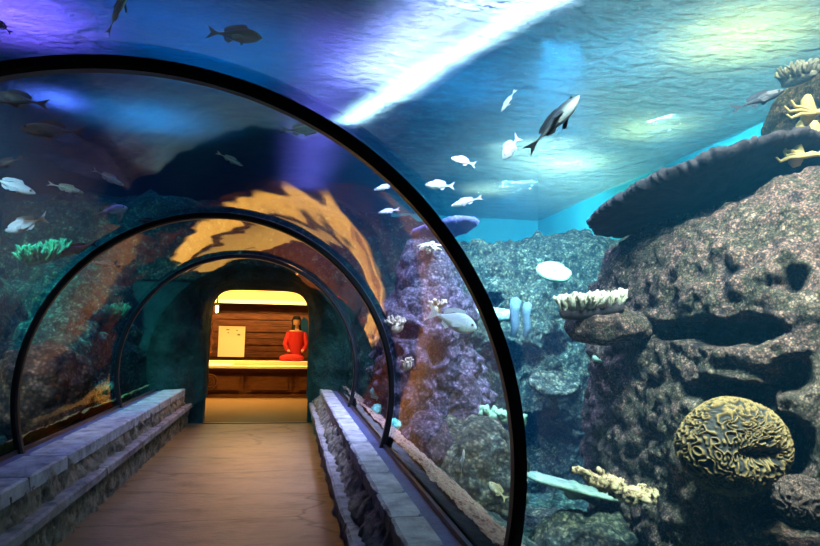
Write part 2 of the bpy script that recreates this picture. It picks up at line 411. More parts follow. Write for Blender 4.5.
mb = MB(); mb.box((RX0+.02, YB-.25, zt), (RX1-.02, YB+.2, zt+.10)); struct(mb.build('trim_9', m_cream))
# long panelled bench
YF = 13.6
bz = aty(255, 366, YF).z
bl = thing('panelled_bench', 'long low wooden panelled bench with cream top inside doorway', 'bench', (-1, YF, 0))
mb = MB(); mb.box((RX0+.05, YF+.05, 0), (RX1-.05, YF+1.6, bz-.05))
mb.box((RX0+.05, YF, 0), (RX1-.05, YF+.06, .08)); mb.box((RX0+.05, YF, bz-.14), (RX1-.05, YF+.06, bz-.05))
mb.build('body', m_panelw, bl)
x = DL-.6
while x < RX1-.3:
    mb = MB(); mb.box((x, YF+.02, .12), (x+.92, YF+.05, bz-.17)); mb.box((x+.08, YF-.005, .17), (x+.84, YF+.03, bz-.22)); mb.build('panel', m_panelw, bl); x += 1.0
mb = MB(); mb.box((RX0+.03, YF-.05, bz-.05), (RX1-.03, YF+.22, bz)); mb.box((RX0+.03, YF+1.3, bz-.05), (RX1-.03, YF+1.75, bz+.03)); mb.box((RX0+.03, YF+.22, bz-.05), (aty(232, 360, YF+.5).x, YF+1.3, bz))
mb.build('bench_top', m_cream, bl)
# round carved boss on the bench at its end
c = aty(209, 382, YF-.02); mb = MB()
for r0 in (.16, .1, .05):
    mb.tube([c+Vector((r0*math.cos(t), 0, r0*math.sin(t))) for t in np.linspace(0, 2*PI, 25)], .018, 6, False)
mb.build('carved_boss', m_panelw, bl)
# map board
p0, p1 = aty(219, 326, 15.9), aty(244, 357, 15.9)
bo = thing('map_board', 'cream printed notice board standing on the bench', 'board', ((p0.x+p1.x)/2, 15.9, p1.z))
mb = MB(); mb.box((p0.x, 15.9, p1.z), (p1.x, 15.94, p0.z)); mb.build('panel', flat('cream_board', (.95, .85, .6), .5), bo)
m_ink = flat('olive_ink', (.35, .3, .08), .7); mb = MB(); rnd = random.Random(4)
for k in range(7):
    px, py = rnd.uniform(225, 240), rnd.uniform(329, 336); c = aty(px, py, 15.895); s = rnd.uniform(.02, .045); mb = MB()
    mb.add([c+Vector((s*math.cos(a), 0, .5*s*math.sin(a))) for a in np.linspace(0, 2*PI, 9)[:-1]], [tuple(range(8))]); mb.build('printed_mark', m_ink, bo)
p0, p1 = aty(218, 326, 15.9), aty(218, 368, 15.9)
for lx in (p0.x-.01, aty(243.5, 330, 15.9).x):
    mb = MB(); mb.box((lx-.02, 15.9, 0), (lx+.02, 15.95, p1.z)); mb.build('leg', m_wood, bo)
# hanging ropes / post at the side
a, b = aty(213, 306, 15.2), aty(211, 352, 15.2)
mb = MB(); pts = [a.lerp(b, t)+Vector((.02*math.sin(t*25), 0, 0)) for t in np.linspace(0, 1, 24)]
mb.tube(pts, .035, 8); tag(mb.build('hanging_rope', m_wood, smooth=True), 'thick brown rope hanging beside the notice board', 'rope')
a = aty(207, 343, 14.2); mb = MB(); mb.tube([(a.x, 14.2, bz), (a.x, 14.2, a.z)], .03, 10)
tag(mb.build('bollard_post', m_cream), 'slim pale post at the end of the bench', 'post')
c = aty(217, 309, 15.0)
lamp = thing('wall_lantern', 'tiny glowing lantern high beside the doorway opening', 'lantern', tuple(c))
mb = MB(); mb.tube([c+Vector((0, 0, -.07)), c+Vector((0, 0, .07))], .035, 8); mb.build('bulb', emis('lantern_glow', (1, .75, .35), 12), lamp)
mb = MB(); mb.tube([c+Vector((0, 0, .09)), c+Vector((0, 0, .13)), c+Vector((0, 0, .6))], [.07, .02, .008], 8); mb.build('lamp_cap', m_metal, lamp)
# person in red behind the bench
def person():
    f = aty(295.5, 352, 15.6); z0 = f.z
    t = thing('person', 'person in red robe and dark hood standing behind bench', 'person', (f.x, 15.6, 0))
    H = aty(297, 316, 15.6).z
    prof = [(0, .10, .09), (.1, .14, .11), (.4, .16, .12), (.7, .15, .11), (.9, .15, .10), (1.05, .17, .10), (1.2, .19, .10), (1.27, .16, .09), (1.31, .07, .07), (1.36, .055, .06), (1.40, .075, .085), (1.46, .088, .10), (1.52, .085, .10), (1.58, .06, .07), (1.61, .01, .01)]
    k = H/1.61; n = 24; V = []; Fc = []
    for z, a, b in prof:
        for j in range(n): w = 2*PI*j/n; V.append((f.x+a*math.cos(w)*k, 15.6+b*math.sin(w)*k, z*k))
    Fc = grid_faces(n, len(prof), True)
    def arm(s):
        mb = MB(); mb.tube([(f.x+s*.17*k, 15.6, 1.22*k), (f.x+s*.23*k, 15.57, .98*k), (f.x+s*.14*k, 15.42, .82*k)], [.055, .045, .035], 10); return mb
    mb = MB(); mb.add(V, Fc)
    for s in (-1, 1): A = arm(s); mb.add(A.V, A.F)
    mb.build('body', flat('skin', (.55, .3, .2), .6), t, smooth=True)
    V2 = [(f.x+(a+.012)*math.cos(2*PI*j/n)*k, 15.6+(b+.012)*math.sin(2*PI*j/n)*k, z*k) for z, a, b in prof[:8] for j in range(n)]
    V2 = [(v[0], v[1], v[2]) for v in V2]
    mr = flat('red_cloth', (.42, .012, .012), .7)
    o = obj('robe', V2, grid_faces(n, 8, True), mr, t)
    mb = MB()
    for s in (-1, 1): mb.tube([(f.x+s*.16*k, 15.6, 1.23*k), (f.x+s*.235*k, 15.57, .98*k), (f.x+s*.17*k, 15.46, .86*k)], [.07, .06, .055], 10)
    mb.build('sleeves', mr, t, smooth=True)
    V3 = [(f.x+(a+.02)*math.cos(2*PI*j/n)*k, 15.61+(b+.015)*math.sin(2*PI*j/n)*k, (z+.01)*k) for z, a, b in prof[10:] for j in range(n)]
    h = [ (f.x+1.5*.1*math.cos(2*PI*j/n)*k, 15.66+.12*math.sin(2*PI*j/n)*k, 1.15*k) for j in range(n)]
    fc = [q for q in grid_faces(n, len(prof)-9, True)]
    # hood is open towards the viewer (-y)
    VV = h+V3; keep = [q for q in fc if not (VV[q[0]][1] < 15.6-.05*k and VV[q[0]][2] < 1.5*k)]
    obj('hood', VV, keep, flat('black_cloth', (.01, .01, .012), .8), t)
    mb = MB(); mb.tube([(f.x, 15.6-.1*k, 1.455*k), (f.x, 15.6-.118*k, 1.44*k)], [.012, .010], 6); mb.build('nose', flat('skin_nose', (.55, .3, .2), .6), t)
    return t, k
person()
a, b = aty(301, 322, 15.9), aty(307, 352, 15.9)
mb = MB(); cx_, cz_ = aty(304, 330, 15.9).x, aty(304, 330, 15.9).z
ring = [(cx_+.11*math.cos(t), cz_+.32*math.sin(t)) for t in np.linspace(0, 2*PI, 25)[:-1]]
mb.add([(x, 15.9, z) for x, z in ring]+[(x, 15.95, z) for x, z in ring], [tuple(range(24)), tuple(range(47, 23, -1))]+[(i, 24+i, 24+(i+1) % 24, (i+1) % 24) for i in range(24)])
tag(mb.build('blue_shield', flat('blue_paint', (.03, .18, .6), .5)), 'tall oval blue shield standing beside the person in red', 'shield')
# folded red cloth draped on the bench
c = aty(292, 350, 15.25)
V, Fc = blob((c.x, 15.25, bz+.1), (.3, .12, .09), nu=40, nv=24, amp=.04, freq=6, fine=.01, cell=0, seed=8)
tag(obj('red_cloth_heap', V, Fc, flat('red_cloth_heap', (.35, .012, .012), .7)), 'heap of red cloth lying on the bench top', 'cloth')

# ------------------------------------------------------------------ tank shell, seabed
HS = 4.47                      # water surface
TX, TYN, TYE, TH = 6.5, -3.5, 15.6, 7.4
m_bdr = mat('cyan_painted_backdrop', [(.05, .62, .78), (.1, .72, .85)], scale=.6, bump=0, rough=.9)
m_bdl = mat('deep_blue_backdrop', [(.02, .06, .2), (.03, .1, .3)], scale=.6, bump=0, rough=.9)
TW = HS+.03; m_hall = flat('dark_hall_wall', (.012, .02, .04), .9)
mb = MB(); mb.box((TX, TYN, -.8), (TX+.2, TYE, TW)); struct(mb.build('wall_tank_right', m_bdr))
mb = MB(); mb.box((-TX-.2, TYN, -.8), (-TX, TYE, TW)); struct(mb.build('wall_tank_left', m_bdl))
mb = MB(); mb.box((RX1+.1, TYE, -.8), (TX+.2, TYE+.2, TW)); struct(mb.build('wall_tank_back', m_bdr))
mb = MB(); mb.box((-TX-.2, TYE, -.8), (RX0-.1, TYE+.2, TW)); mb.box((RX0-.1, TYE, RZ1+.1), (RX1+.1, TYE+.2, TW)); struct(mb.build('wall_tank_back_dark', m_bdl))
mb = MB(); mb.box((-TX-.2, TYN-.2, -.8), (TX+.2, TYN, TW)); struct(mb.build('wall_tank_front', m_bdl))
mb = MB(); mb.box((TX, TYN, TW), (TX+.2, TYE, TH)); mb.box((-TX-.2, TYN, TW), (-TX, TYE, TH)); mb.box((-TX-.2, TYE, TW), (TX+.2, TYE+.2, TH)); mb.box((-TX-.2, TYN-.2, TW), (TX+.2, TYN, TH)); struct(mb.build('wall_hall', m_hall))
mb = MB(); mb.box((-TX-.2, TYN-.2, TH), (TX+.2, TYE+.2, TH+.1)); struct(mb.build('ceiling', flat('dark_hall_ceiling', (.01, .015, .03), .9)))
def seabed(name, xa, xb, nx, m, seed, lo=-.45):
    xs = xa+(xb-xa)*np.linspace(0, 1, nx)**1.5; ys = np.linspace(TYN+.05, TYE-.05, 260)
    X, Y = np.meshgrid(xs, ys); d = abs(X-xa)
    Z = np.where(d < .5, .52-.35*(d/.5), .17-(.17-lo)*np.clip((d-.5)/1.4, 0, 1))
    P = np.stack([X, Y, np.zeros_like(X)], -1).reshape(-1, 3)
    Z = Z.ravel()+np.clip(d.ravel()/.3, .25, 1)*(fbm(P*1.1, 4, seed)*.28+(.5-worley(P*3, seed))*.12+fbm(P*7, 3, seed+2)*.04)
    P[:, 2] = Z
    return struct(obj(name, P, grid_faces(nx, len(ys), flip=xb < xa), m))
seabed('floor_seabed_right', XGR+.06, TX, 150, m_seabed, 11)
seabed('floor_seabed_left', XGL-.06, -TX, 110, m_dark, 12)
def rubble(name, xa, w, sgn, m, seed):
    xs = xa+sgn*w*np.linspace(0, 1, 34); ys = np.linspace(.5, 9.2, 420)
    X, Y = np.meshgrid(xs, ys); P = np.stack([X, Y, np.zeros_like(X)], -1).reshape(-1, 3); u = (abs(X-xa)/w).ravel()
    P[:, 2] = .635-.22*u**1.4+(.5-worley(P*22, seed))*.03+fbm(P*5, 3, seed)*.03
    e = (u < .01) | (u > .99); P[u > .99, 2] -= .4
    o = obj(name, P, grid_faces(34, len(ys), flip=sgn < 0), m); o['kind'] = 'stuff'; return o
tag(rubble('rubble', XGR+.055, .34, 1, m_rubble, 31), 'pinkish coral rubble banked along outside of the glass', 'rubble')
tag(rubble('rubble', XGL-.055, .30, -1, mat('tan_rubble', [(.1, .07, .03), (.4, .3, .12), (.25, .18, .08)], scale=25, bump=1), 33), 'olive coral rubble banked beneath the darker glass side', 'rubble')

# ------------------------------------------------------------------ water
def bool_water():
    def cutter(V, Fc):
        me = bpy.data.meshes.new('c'); me.from_pydata([tuple(v) for v in V], [], Fc); o = bpy.data.objects.new('c', me); COL.objects.link(o); return o
    n = 64; V = []; ya, yb = TYN-2, 10.1
    prof = [(XC+(R+.055)*math.cos(t), ZC+(R+.055)*math.sin(t)) for t in np.linspace(T0, PI-T0, n)]
    prof = [(XGR+.06, -2)]+prof+[(XGL-.06, -2)]
    k = len(prof); V = [(x, ya, z) for x, z in prof]+[(x, yb, z) for x, z in prof]
    Fc = [tuple(range(k)), tuple(range(2*k-1, k-1, -1))]+[(i, k+i, k+(i+1) % k, (i+1) % k) for i in range(k)]
    c1 = cutter(V, Fc)
    b = MB(); b.box((RX0-.1, 9.99, -2), (RX1+.1, RY1+1, RZ1+.1)); c2 = cutter(b.V, b.F)
    w = MB(); w.box((-TX-.05, TYN-.05, -.75), (TX+.05, TYE+.05, HS+.0)); o = cutter(w.V, w.F)
    for c in (c1, c2):
        md = o.modifiers.new('b', 'BOOLEAN'); md.operation = 'DIFFERENCE'; md.solver = 'EXACT'; md.object = c
    dg = bpy.context.evaluated_depsgraph_get(); me = bpy.data.meshes.new_from_object(o.evaluated_get(dg))
    for c in (o, c1, c2): bpy.data.objects.remove(c)
    return me
USE_VOL = True
if USE_VOL:
    me = bool_water()
    m, nt = nodes('tank_water'); L = nt.links.new
    out = N(nt, 'ShaderNodeOutputMaterial')
    ab = N(nt, 'ShaderNodeVolumeAbsorption'); ab.inputs['Color'].default_value = (.2, .68, .86, 1); ab.inputs['Density'].default_value = .13
    sc = N(nt, 'ShaderNodeVolumeScatter'); sc.inputs['Color'].default_value = (.08, .5, 1, 1); sc.inputs['Density'].default_value = .022; sc.inputs['Anisotropy'].default_value = .3
    ad = N(nt, 'ShaderNodeAddShader'); L(ab.outputs[0], ad.inputs[0]); L(sc.outputs[0], ad.inputs[1]); L(ad.outputs[0], out.inputs['Volume'])
    me.materials.clear(); me.materials.append(m)
    w = bpy.data.objects.new('water_body', me); COL.objects.link(w); struct(w)

def surface():
    nx, ny = 240, 380
    X, Y = np.meshgrid(np.linspace(-TX, TX, nx), np.linspace(TYN, TYE, ny))
    P = np.stack([X, Y, np.zeros_like(X)], -1).reshape(-1, 3)
    Q = P.copy(); Q[:, 0] += .3*fbm(P*.6, 2, 91)
    P[:, 2] = HS+.012+.035*fbm(Q*np.array([1.3, 2.2, 1]), 3, 92)+.012*fbm(Q*np.array([5, 7, 1]), 2, 93)
    m, nt = nodes('water_surface'); L = nt.links.new
    out = N(nt, 'ShaderNodeOutputMaterial')
    tc = N(nt, 'ShaderNodeTexCoord'); mp = N(nt, 'ShaderNodeMapping'); mp.inputs['Scale'].default_value = (1.6, 2.4, 1)
    L(tc.outputs['Object'], mp.inputs[0])
    n = N(nt, 'ShaderNodeTexNoise'); n.inputs['Scale'].default_value = 2.2; n.inputs['Detail'].default_value = 4; n.inputs['Distortion'].default_value = .6
    L(mp.outputs[0], n.inputs['Vector'])
    n3 = N(nt, 'ShaderNodeTexNoise'); n3.inputs['Scale'].default_value = 9; n3.inputs['Detail'].default_value = 3; n3.inputs['Distortion'].default_value = .4; L(mp.outputs[0], n3.inputs['Vector'])
    b0 = N(nt, 'ShaderNodeBump'); b0.inputs['Strength'].default_value = .7; b0.inputs['Distance'].default_value = .07; L(n3.outputs['Fac'], b0.inputs['Height'])
    bp = N(nt, 'ShaderNodeBump'); bp.inputs['Strength'].default_value = .8; bp.inputs['Distance'].default_value = .14; L(n.outputs['Fac'], bp.inputs['Height']); L(b0.outputs[0], bp.inputs['Normal'])
    t = N(nt, 'ShaderNodeBsdfTransparent'); t.inputs[0].default_value = (.95, 1, 1, 1)
    tr = N(nt, 'ShaderNodeBsdfTranslucent'); tr.inputs[0].default_value = (.75, .92, 1, 1)
    g = N(nt, 'ShaderNodeBsdfGlossy'); g.inputs['Roughness'].default_value = .06; g.inputs[0].default_value = (.8, .95, 1, 1)
    b2 = N(nt, 'ShaderNodeBump'); b2.inputs['Strength'].default_value = 1; b2.inputs['Distance'].default_value = .4; L(n.outputs['Fac'], b2.inputs['Height']); L(b0.outputs[0], b2.inputs['Normal'])
    L(bp.outputs[0], g.inputs['Normal']); L(b2.outputs[0], tr.inputs['Normal'])
    rf = N(nt, 'ShaderNodeBsdfRefraction'); rf.inputs['Roughness'].default_value = .015; rf.inputs['IOR'].default_value = 1.2; L(bp.outputs[0], rf.inputs['Normal'])
    a0 = N(nt, 'ShaderNodeMixShader'); a0.inputs[0].default_value = .5; L(t.outputs[0], a0.inputs[1]); L(rf.outputs[0], a0.inputs[2])
    a = N(nt, 'ShaderNodeMixShader'); a.inputs[0].default_value = .22; L(a0.outputs[0], a.inputs[1]); L(tr.outputs[0], a.inputs[2])
    b = N(nt, 'ShaderNodeMixShader'); b.inputs[0].default_value = .45; L(a.outputs[0], b.inputs[1]); L(g.outputs[0], b.inputs[2])
    L(b.outputs[0], out.inputs[0])
    struct(obj('water_surface', P, grid_faces(nx, ny), m))
surface()

# ------------------------------------------------------------------ reef
def rock(name, label, c, r, m, cat='rock', group=None, parent=None, **k):
    V, Fc = blob(c, r, **k)
    o = obj(name, V, Fc, m, parent, loc=None if parent is not None else c)
    if parent is None: tag(o, label, cat, group)
    return o
def pit(px, py, d, rpx, rpy, dep):
    """a hollow in the rock: centre, half width and height (metres at distance d), depth"""
    p = at(px, py, d); return (tuple(p), (rpx/F*d, .6, rpy/F*d), dep)

pillar = rock('reef_rock', 'huge pitted brown rock column rising beside the glass, carrying the brain coral', (4.5, 4.35, .8), (1.88, 1.5, 1.66), m_rock,
     n=4.2, nu=760, nv=420, seed=5, amp=.10, freq=1.2, fine=.075, ffreq=7, cell=.09, cfreq=7, face=-2.0, shear=(.16, 2.7, 1.2, 1.0),
     carve=[pit(712, 330, 4.0, 30, 16, .42), pit(655, 300, 4.4, 10, 10, .12), pit(640, 248, 4.5, 20, 22, .3), pit(678, 462, 3.9, 13, 17, .3), pit(600, 345, 4.6, 18, 30, .2),
            pit(728, 400, 3.7, 50, 20, .35), pit(775, 440, 3.6, 26, 36, .45), pit(806, 522, 3.4, 26, 22, .45), pit(800, 280, 3.6, 14, 14, .15),
            pit(634, 405, 4.4, 14, 36, .12), pit(672, 312, 4.2, 9, 22, .22), pit(640, 505, 4.2, 24, 20, .3), pit(800, 380, 3.5, 18, 22, .25)])
rock('reef_rock', 'dark rock shoulder high above the dark plate coral, carrying yellow soft corals', tuple(at(893, 135, 6.1)), (1.0, 1.0, .8), m_rock,
     n=2.6, nu=200, nv=120, seed=9, amp=.2, freq=1.6, fine=.05, cell=.09, cfreq=4, face=-2.2)
# side bracket of rock that carries the bushy pale coral
rock('reef_rock', 'small dark rock bracket under the bushy cream coral', tuple(at(608, 326, 4.75)), (.30, .26, .15), m_rock, n=2.2, nu=90, nv=60, seed=14, amp=.07, freq=4, fine=.03, cell=.03, cfreq=9)
# far ridge
rock('reef_rock', 'broad teal rock ridge behind the big column with hollows and ledges', (3.25, 8.6, .75), (1.75, 1.25, 2.05), m_rockt,
     n=3.0, nu=520, nv=320, seed=21, amp=.28, freq=1.0, fine=.14, ffreq=4.5, cell=.2, cfreq=3.4, face=-1.9,
     carve=[pit(560, 450, 7.3, 70, 40, 1.5), pit(572, 262, 7.5, 36, 18, .35), pit(585, 345, 7.3, 46, 20, .5), pit(520, 360, 7.4, 40, 18, .35), pit(610, 430, 7.2, 20, 60, .7), pit(500, 300, 7.4, 20, 14, .3)])
rock('reef_rock', 'mauve rock outcrop close to the glass beneath the round purple plate coral', (1.52, 6.9, .5), (.52, 1.0, 1.40), m_purp,
     n=2.8, nu=400, nv=260, seed=25, amp=.2, freq=1.6, fine=.12, ffreq=6, cell=.16, cfreq=5, face=-1.9,
     carve=[pit(405, 330, 6.2, 16, 9, .2), pit(440, 355, 6.0, 12, 12, .2)])
rock('reef_rock', 'narrow mauve rock neck reaching up to the round purple plate coral', tuple(at(428, 280, 7.4)), (.34, .4, .55), m_purp, n=2.4, nu=110, nv=80, seed=27, amp=.1, freq=2.5, fine=.04, cell=.08, cfreq=6)
rock('reef_rock', 'distant blue rock hump between the mauve outcrop and teal ridge', (2.6, 11.6, .6), (1.7, 1.3, 1.75), m_rockt,
     n=2.6, nu=200, nv=120, seed=29, amp=.3, freq=1.2, fine=.06, cell=.16, cfreq=2.5)
rock('reef_rock', 'distant blue rock wall seen behind the big column', (5.3, 9.2, 1.0), (1.1, 1.6, 1.9), m_rockt, n=2.8, nu=160, nv=110, seed=30, amp=.3, freq=1.2, fine=.06, cell=.16, cfreq=2.5)
rock('reef_rock', 'mossy teal boulder on the seabed behind the green sponge', tuple(at(470, 470, 5.3)), (.42, .5, .42), m_rockt, n=2.3, nu=160, nv=100, seed=33, amp=.13, freq=2.6, fine=.05, cell=.08, cfreq=6)
rock('reef_rock', 'round pale teal boulder at the foot of the big column', tuple(at(592, 560, 4.9)), (.5, .4, .36), m_rockt, n=2.3, nu=160, nv=100, seed=34, amp=.09, freq=2.6, fine=.05, cell=.08, cfreq=7)
rock('reef_rock', 'low teal boulder beneath the long shelf coral', tuple(at(525, 545, 5.6)), (.5, .45, .35), m_rockt, n=2.3, nu=160, nv=100, seed=35, amp=.12, freq=2.6, fine=.05, cell=.08, cfreq=6)
rock('reef_rock', 'rounded rock knob near the glass at the foot of the mauve outcrop', tuple(at(428, 448, 5.2)), (.2, .3, .3), m_purp, n=2.2, nu=100, nv=70, seed=36, amp=.06, freq=4, fine=.03, cell=.05, cfreq=8)
# darker side of the tunnel
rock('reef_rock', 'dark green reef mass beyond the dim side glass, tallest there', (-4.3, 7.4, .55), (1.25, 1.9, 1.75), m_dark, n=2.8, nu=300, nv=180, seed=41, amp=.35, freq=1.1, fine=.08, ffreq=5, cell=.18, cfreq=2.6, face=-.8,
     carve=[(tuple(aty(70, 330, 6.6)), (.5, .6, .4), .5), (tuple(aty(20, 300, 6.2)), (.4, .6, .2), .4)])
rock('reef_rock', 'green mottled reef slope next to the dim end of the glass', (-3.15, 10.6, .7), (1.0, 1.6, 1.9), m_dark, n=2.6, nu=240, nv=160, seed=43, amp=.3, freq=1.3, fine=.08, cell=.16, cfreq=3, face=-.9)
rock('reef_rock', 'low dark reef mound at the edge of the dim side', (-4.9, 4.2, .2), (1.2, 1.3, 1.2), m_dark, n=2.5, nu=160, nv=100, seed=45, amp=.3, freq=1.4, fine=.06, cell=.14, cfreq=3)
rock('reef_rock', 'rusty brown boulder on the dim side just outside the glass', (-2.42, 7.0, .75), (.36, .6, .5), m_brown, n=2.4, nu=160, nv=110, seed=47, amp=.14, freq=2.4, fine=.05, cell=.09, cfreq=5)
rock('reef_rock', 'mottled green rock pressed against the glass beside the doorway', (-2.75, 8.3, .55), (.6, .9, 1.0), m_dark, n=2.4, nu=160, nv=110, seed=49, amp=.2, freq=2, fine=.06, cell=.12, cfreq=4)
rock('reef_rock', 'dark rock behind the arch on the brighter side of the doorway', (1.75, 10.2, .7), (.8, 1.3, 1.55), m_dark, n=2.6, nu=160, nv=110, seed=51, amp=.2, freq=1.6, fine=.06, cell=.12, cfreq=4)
V, Fc = blob((-.8, 11.2, 3.1), (3.2, 1.2, .5), n=3, nu=200, nv=70, seed=53, amp=.25, freq=1.4, fine=.06, cell=.12, cfreq=3)
tag(obj('reef_rock', V, Fc, m_dark, loc=(-.8, 11.2, 3.1)), 'dark rock roof over the doorway end of the tunnel', 'rock')

# ---- corals
def disc(c, rx, ry, th, m, name, parent=None, tilt=(0, 0, 0), seed=1, spikes=.0, nu=140, edge=.12, dish=.0, label=None, cat='coral', group=None, nr=16, face=None):
    """a plate coral: irregular rimmed disc with upper and lower faces"""
    V = []; u = np.linspace(0, 2*PI, nu, endpoint=False)
    ang = np.stack([np.cos(u)*1.5, np.sin(u)*1.5, np.zeros(nu)], 1)
    rim = 1+edge*fbm(ang*1.2, 3, seed)+spikes*np.abs(vn(ang*20, seed+2))
    rings = []
    prof = [(k/nr, 1) for k in range(1, nr+1)]+[(k/nr, 0) for k in range(nr, 0, -1)]
    for f, top in prof:
        rr = f*rim if f < .99 else rim
        z = dish*f*f + (th*.5 if top else -th*.5-(1-f)*th*1.4)*(1 if f < 1 else .3)
        P = np.stack([rx*rr*np.cos(u), ry*rr*np.sin(u), np.full(nu, z)], 1)
        P[:, 2] += fbm(P*7+seed, 3, seed+5)*th*.5+np.abs(fbm(P*22, 2, seed+9))*th*.35*(1 if top else -.6)
        rings.append(P)
    P = np.concatenate(rings); k = len(prof)
    P = np.concatenate([P, [[0, 0, th*.5], [0, 0, -th*2]]])
    Fc = [q for q in grid_faces(nu, k, True)]
    a = len(P)-2
    for j in range(nu): j2 = (j+1) % nu; Fc.append((a, j, j2)); Fc.append((a+1, (k-1)*nu+j2, (k-1)*nu+j))
    from mathutils import Euler
    if face is not None:   # long axis direction, and how far the underside turns to the viewer
        ax = face[0].normalized(); dn = (Vector(c)-EYE).normalized(); vv = (dn-ax*dn.dot(ax)).normalized(); nn = vv.cross(ax); nn = nn if nn.z > 0 else -nn
        k_ = face[1]; n2 = (nn*math.sqrt(1-k_*k_)+vv*k_).normalized(); yv = n2.cross(ax)
        Rm = np.array([tuple(ax), tuple(yv), tuple(n2)]).T
    else: Rm = np.array(Euler(tilt).to_matrix())
    P = P@Rm.T+np.array(c)
    o = obj(name, P, Fc, m, parent, loc=None if parent is not None else tuple(c))
    if label: tag(o, label, cat, group)
    return o
def plate(label, c, rx, ry, th, m, stalk=None, **k):
    t = thing('plate_coral', label, 'coral', tuple(c), k.pop('group', None))
    disc(c, rx, ry, th, m, 'coral_plate', t, **k)
    if stalk:
        e = Vector(stalk); mb = MB(); c = Vector(c)
        mb.tube([c+Vector((0, 0, -th)), c.lerp(e, .3), c.lerp(e, .7), e], [.35*min(rx, ry), .2*min(rx, ry), .16*min(rx, ry), .25*min(rx, ry)], 16); mb.build('stalk', m, t, smooth=True)
    return t
p = at(714, 188, 5.15)
plate('wide dark spiky edged plate coral resting on top of the big column', p, .98, .72, .075, m_plate, spikes=.07, edge=.10, seed=3, nu=420, face=(RT*.95+UP*.24, 0.34), stalk=(p.x+.2, p.y, p.z-.5))
p = at(445, 229, 7.4)
plate('small purple plate coral on the mauve rock neck', p, .39, .3, .06, m_plate2, spikes=.1, edge=.18, seed=6, face=(RT*.97+UP*.22, .3), stalk=tuple(at(430, 255, 7.4)))
p = at(554, 272, 7.0)
plate('round pale green plate coral facing the glass on the teal ridge', p, .20, .17, .04, m_green_pale, edge=.15, seed=8, tilt=(.75, .0, 0), stalk=tuple(at(556, 285, 7.6)))
p = at(497, 314, 7.1)
plate('flat green plate coral on the teal ridge above the tube sponges', p, .27, .2, .05, m_teal, edge=.12, seed=12, tilt=(.25, .0, .1), stalk=tuple(at(497, 330, 7.7)))
p = at(604, 359, 5.3)
plate('little pale plate coral poking out from behind the column', p, .10, .09, .025, m_green_pale, edge=.15, seed=13, tilt=(.2, 0, 0), stalk=(p.x+.15, p.y+.1, p.z-.1))
p = at(572, 486, 5.0)
plate('long pale green shelf coral reaching from glass rib to the column', p, .45, .22, .03, m_teal, edge=.12, seed=15, face=(RT*.96-UP*.26, -.12), stalk=(p.x+.5, p.y+.35, p.z-.3))
p = at(553, 388, 6.6)
plate('round ringed plate coral low on the teal ridge', p, .26, .2, .06, m_rockt, edge=.12, seed=16, tilt=(.55, 0, 0), dish=.06, stalk=tuple(at(556, 410, 7.3)))

def bushy(name, label, pa, pb, width, n, l, rad, m, seed, up=Vector((0, 0, 1)), base_m=None, base_th=.05):
    """a coral of many stubby fingers along the line pa-pb"""
    rnd = random.Random(seed); t = thing(name, label, 'coral', tuple((pa+pb)/2)); mb = MB(); base = MB()
    base.tube([pa.lerp(pb, q)+Vector((0, 0, -.03)) for q in np.linspace(0, 1, 9)], [base_th*(.4+.6*math.sin(PI*(.12+.8*q))) for q in np.linspace(0, 1, 9)], 12)
    base.build('coral_base', base_m or m, t, smooth=True)
    for k in range(n):
        q = rnd.random(); b = pa.lerp(pb, q); a = rnd.uniform(0, 2*PI); w = width*math.sin(PI*(.1+.85*q))
        off = Vector((math.cos(a), math.sin(a), 0))*w*math.sqrt(rnd.random()); b = b+off
        d = (up+off/max(width, .01)*.9+Vector((rnd.uniform(-.4, .4), rnd.uniform(-.4, .4), rnd.uniform(-.3, .3)))).normalized()
        L_ = l*rnd.uniform(.5, 1.1); r_ = rad*rnd.uniform(.7, 1.2)
        mid = b+d*L_*.5+Vector((rnd.uniform(-1, 1), rnd.uniform(-1, 1), 0))*r_*.8
        mb.tube([b-d*.02, mid, b+d*L_], [r_, r_*1.05, r_*.8], 7)
        if rnd.random() < .5:
            d2 = (d+Vector((rnd.uniform(-1, 1), rnd.uniform(-1, 1), rnd.uniform(-.3, .6)))).normalized(); mb.tube([mid, mid+d2*L_*.5], [r_*.8, r_*.6], 6)
    mb.build('coral_branches', m, t, smooth=True); return t
bushy('bushy_coral', 'bushy cream finger coral sticking out from the big column', at(562, 309, 4.6), at(622, 303, 4.6), .10, 300, .105, .013, m_pale, 3, base_m=m_plate, base_th=.07)
bushy('bushy_coral', 'long pale knobbly ledge coral beside the large black rib', at(472, 408, 6.1), at(525, 420, 5.7), .08, 110, .05, .017, m_green_pale, 4)
bushy('bushy_coral', 'short cream fingered coral fringe atop the highest dark rock', at(783, 82, 5.9), at(815, 70, 5.6), .10, 60, .12, .016, m_pale, 6)
bushy('bushy_coral', 'tiny white fingered coral hanging by the purple plate coral', at(426, 246, 7.0), at(433, 243, 7.0), .05, 26, .12, .014, m_pale, 8, up=Vector((0, -.4, -.4)))
bushy('bushy_coral', 'white sprig coral on the mauve outcrop', at(392, 326, 6.1), at(402, 324, 6.1), .05, 22, .10, .012, m_pale, 9, up=Vector((0, -.6, .6)))
bushy('bushy_coral', 'white sprig coral just above the pale blue fish tail', at(433, 309, 5.7), at(440, 305, 5.7), .04, 20, .08, .011, m_pale, 10, up=Vector((0, -.5, .6)))
bushy('bushy_coral', 'pale curled coral low on the mauve outcrop', at(405, 366, 5.8), at(409, 358, 5.8), .03, 18, .06, .011, m_pale, 11, up=Vector((0, -.8, .3)))
bushy('bushy_coral', 'bright green bushy coral on the dim reef mass', at(104, 322, 8.4), at(122, 310, 8.4), .16, 200, .12, .014, mat('green_coral', [(.01, .09, .05), (.06, .24, .13), (.18, .38, .22)], scale=12), 12)
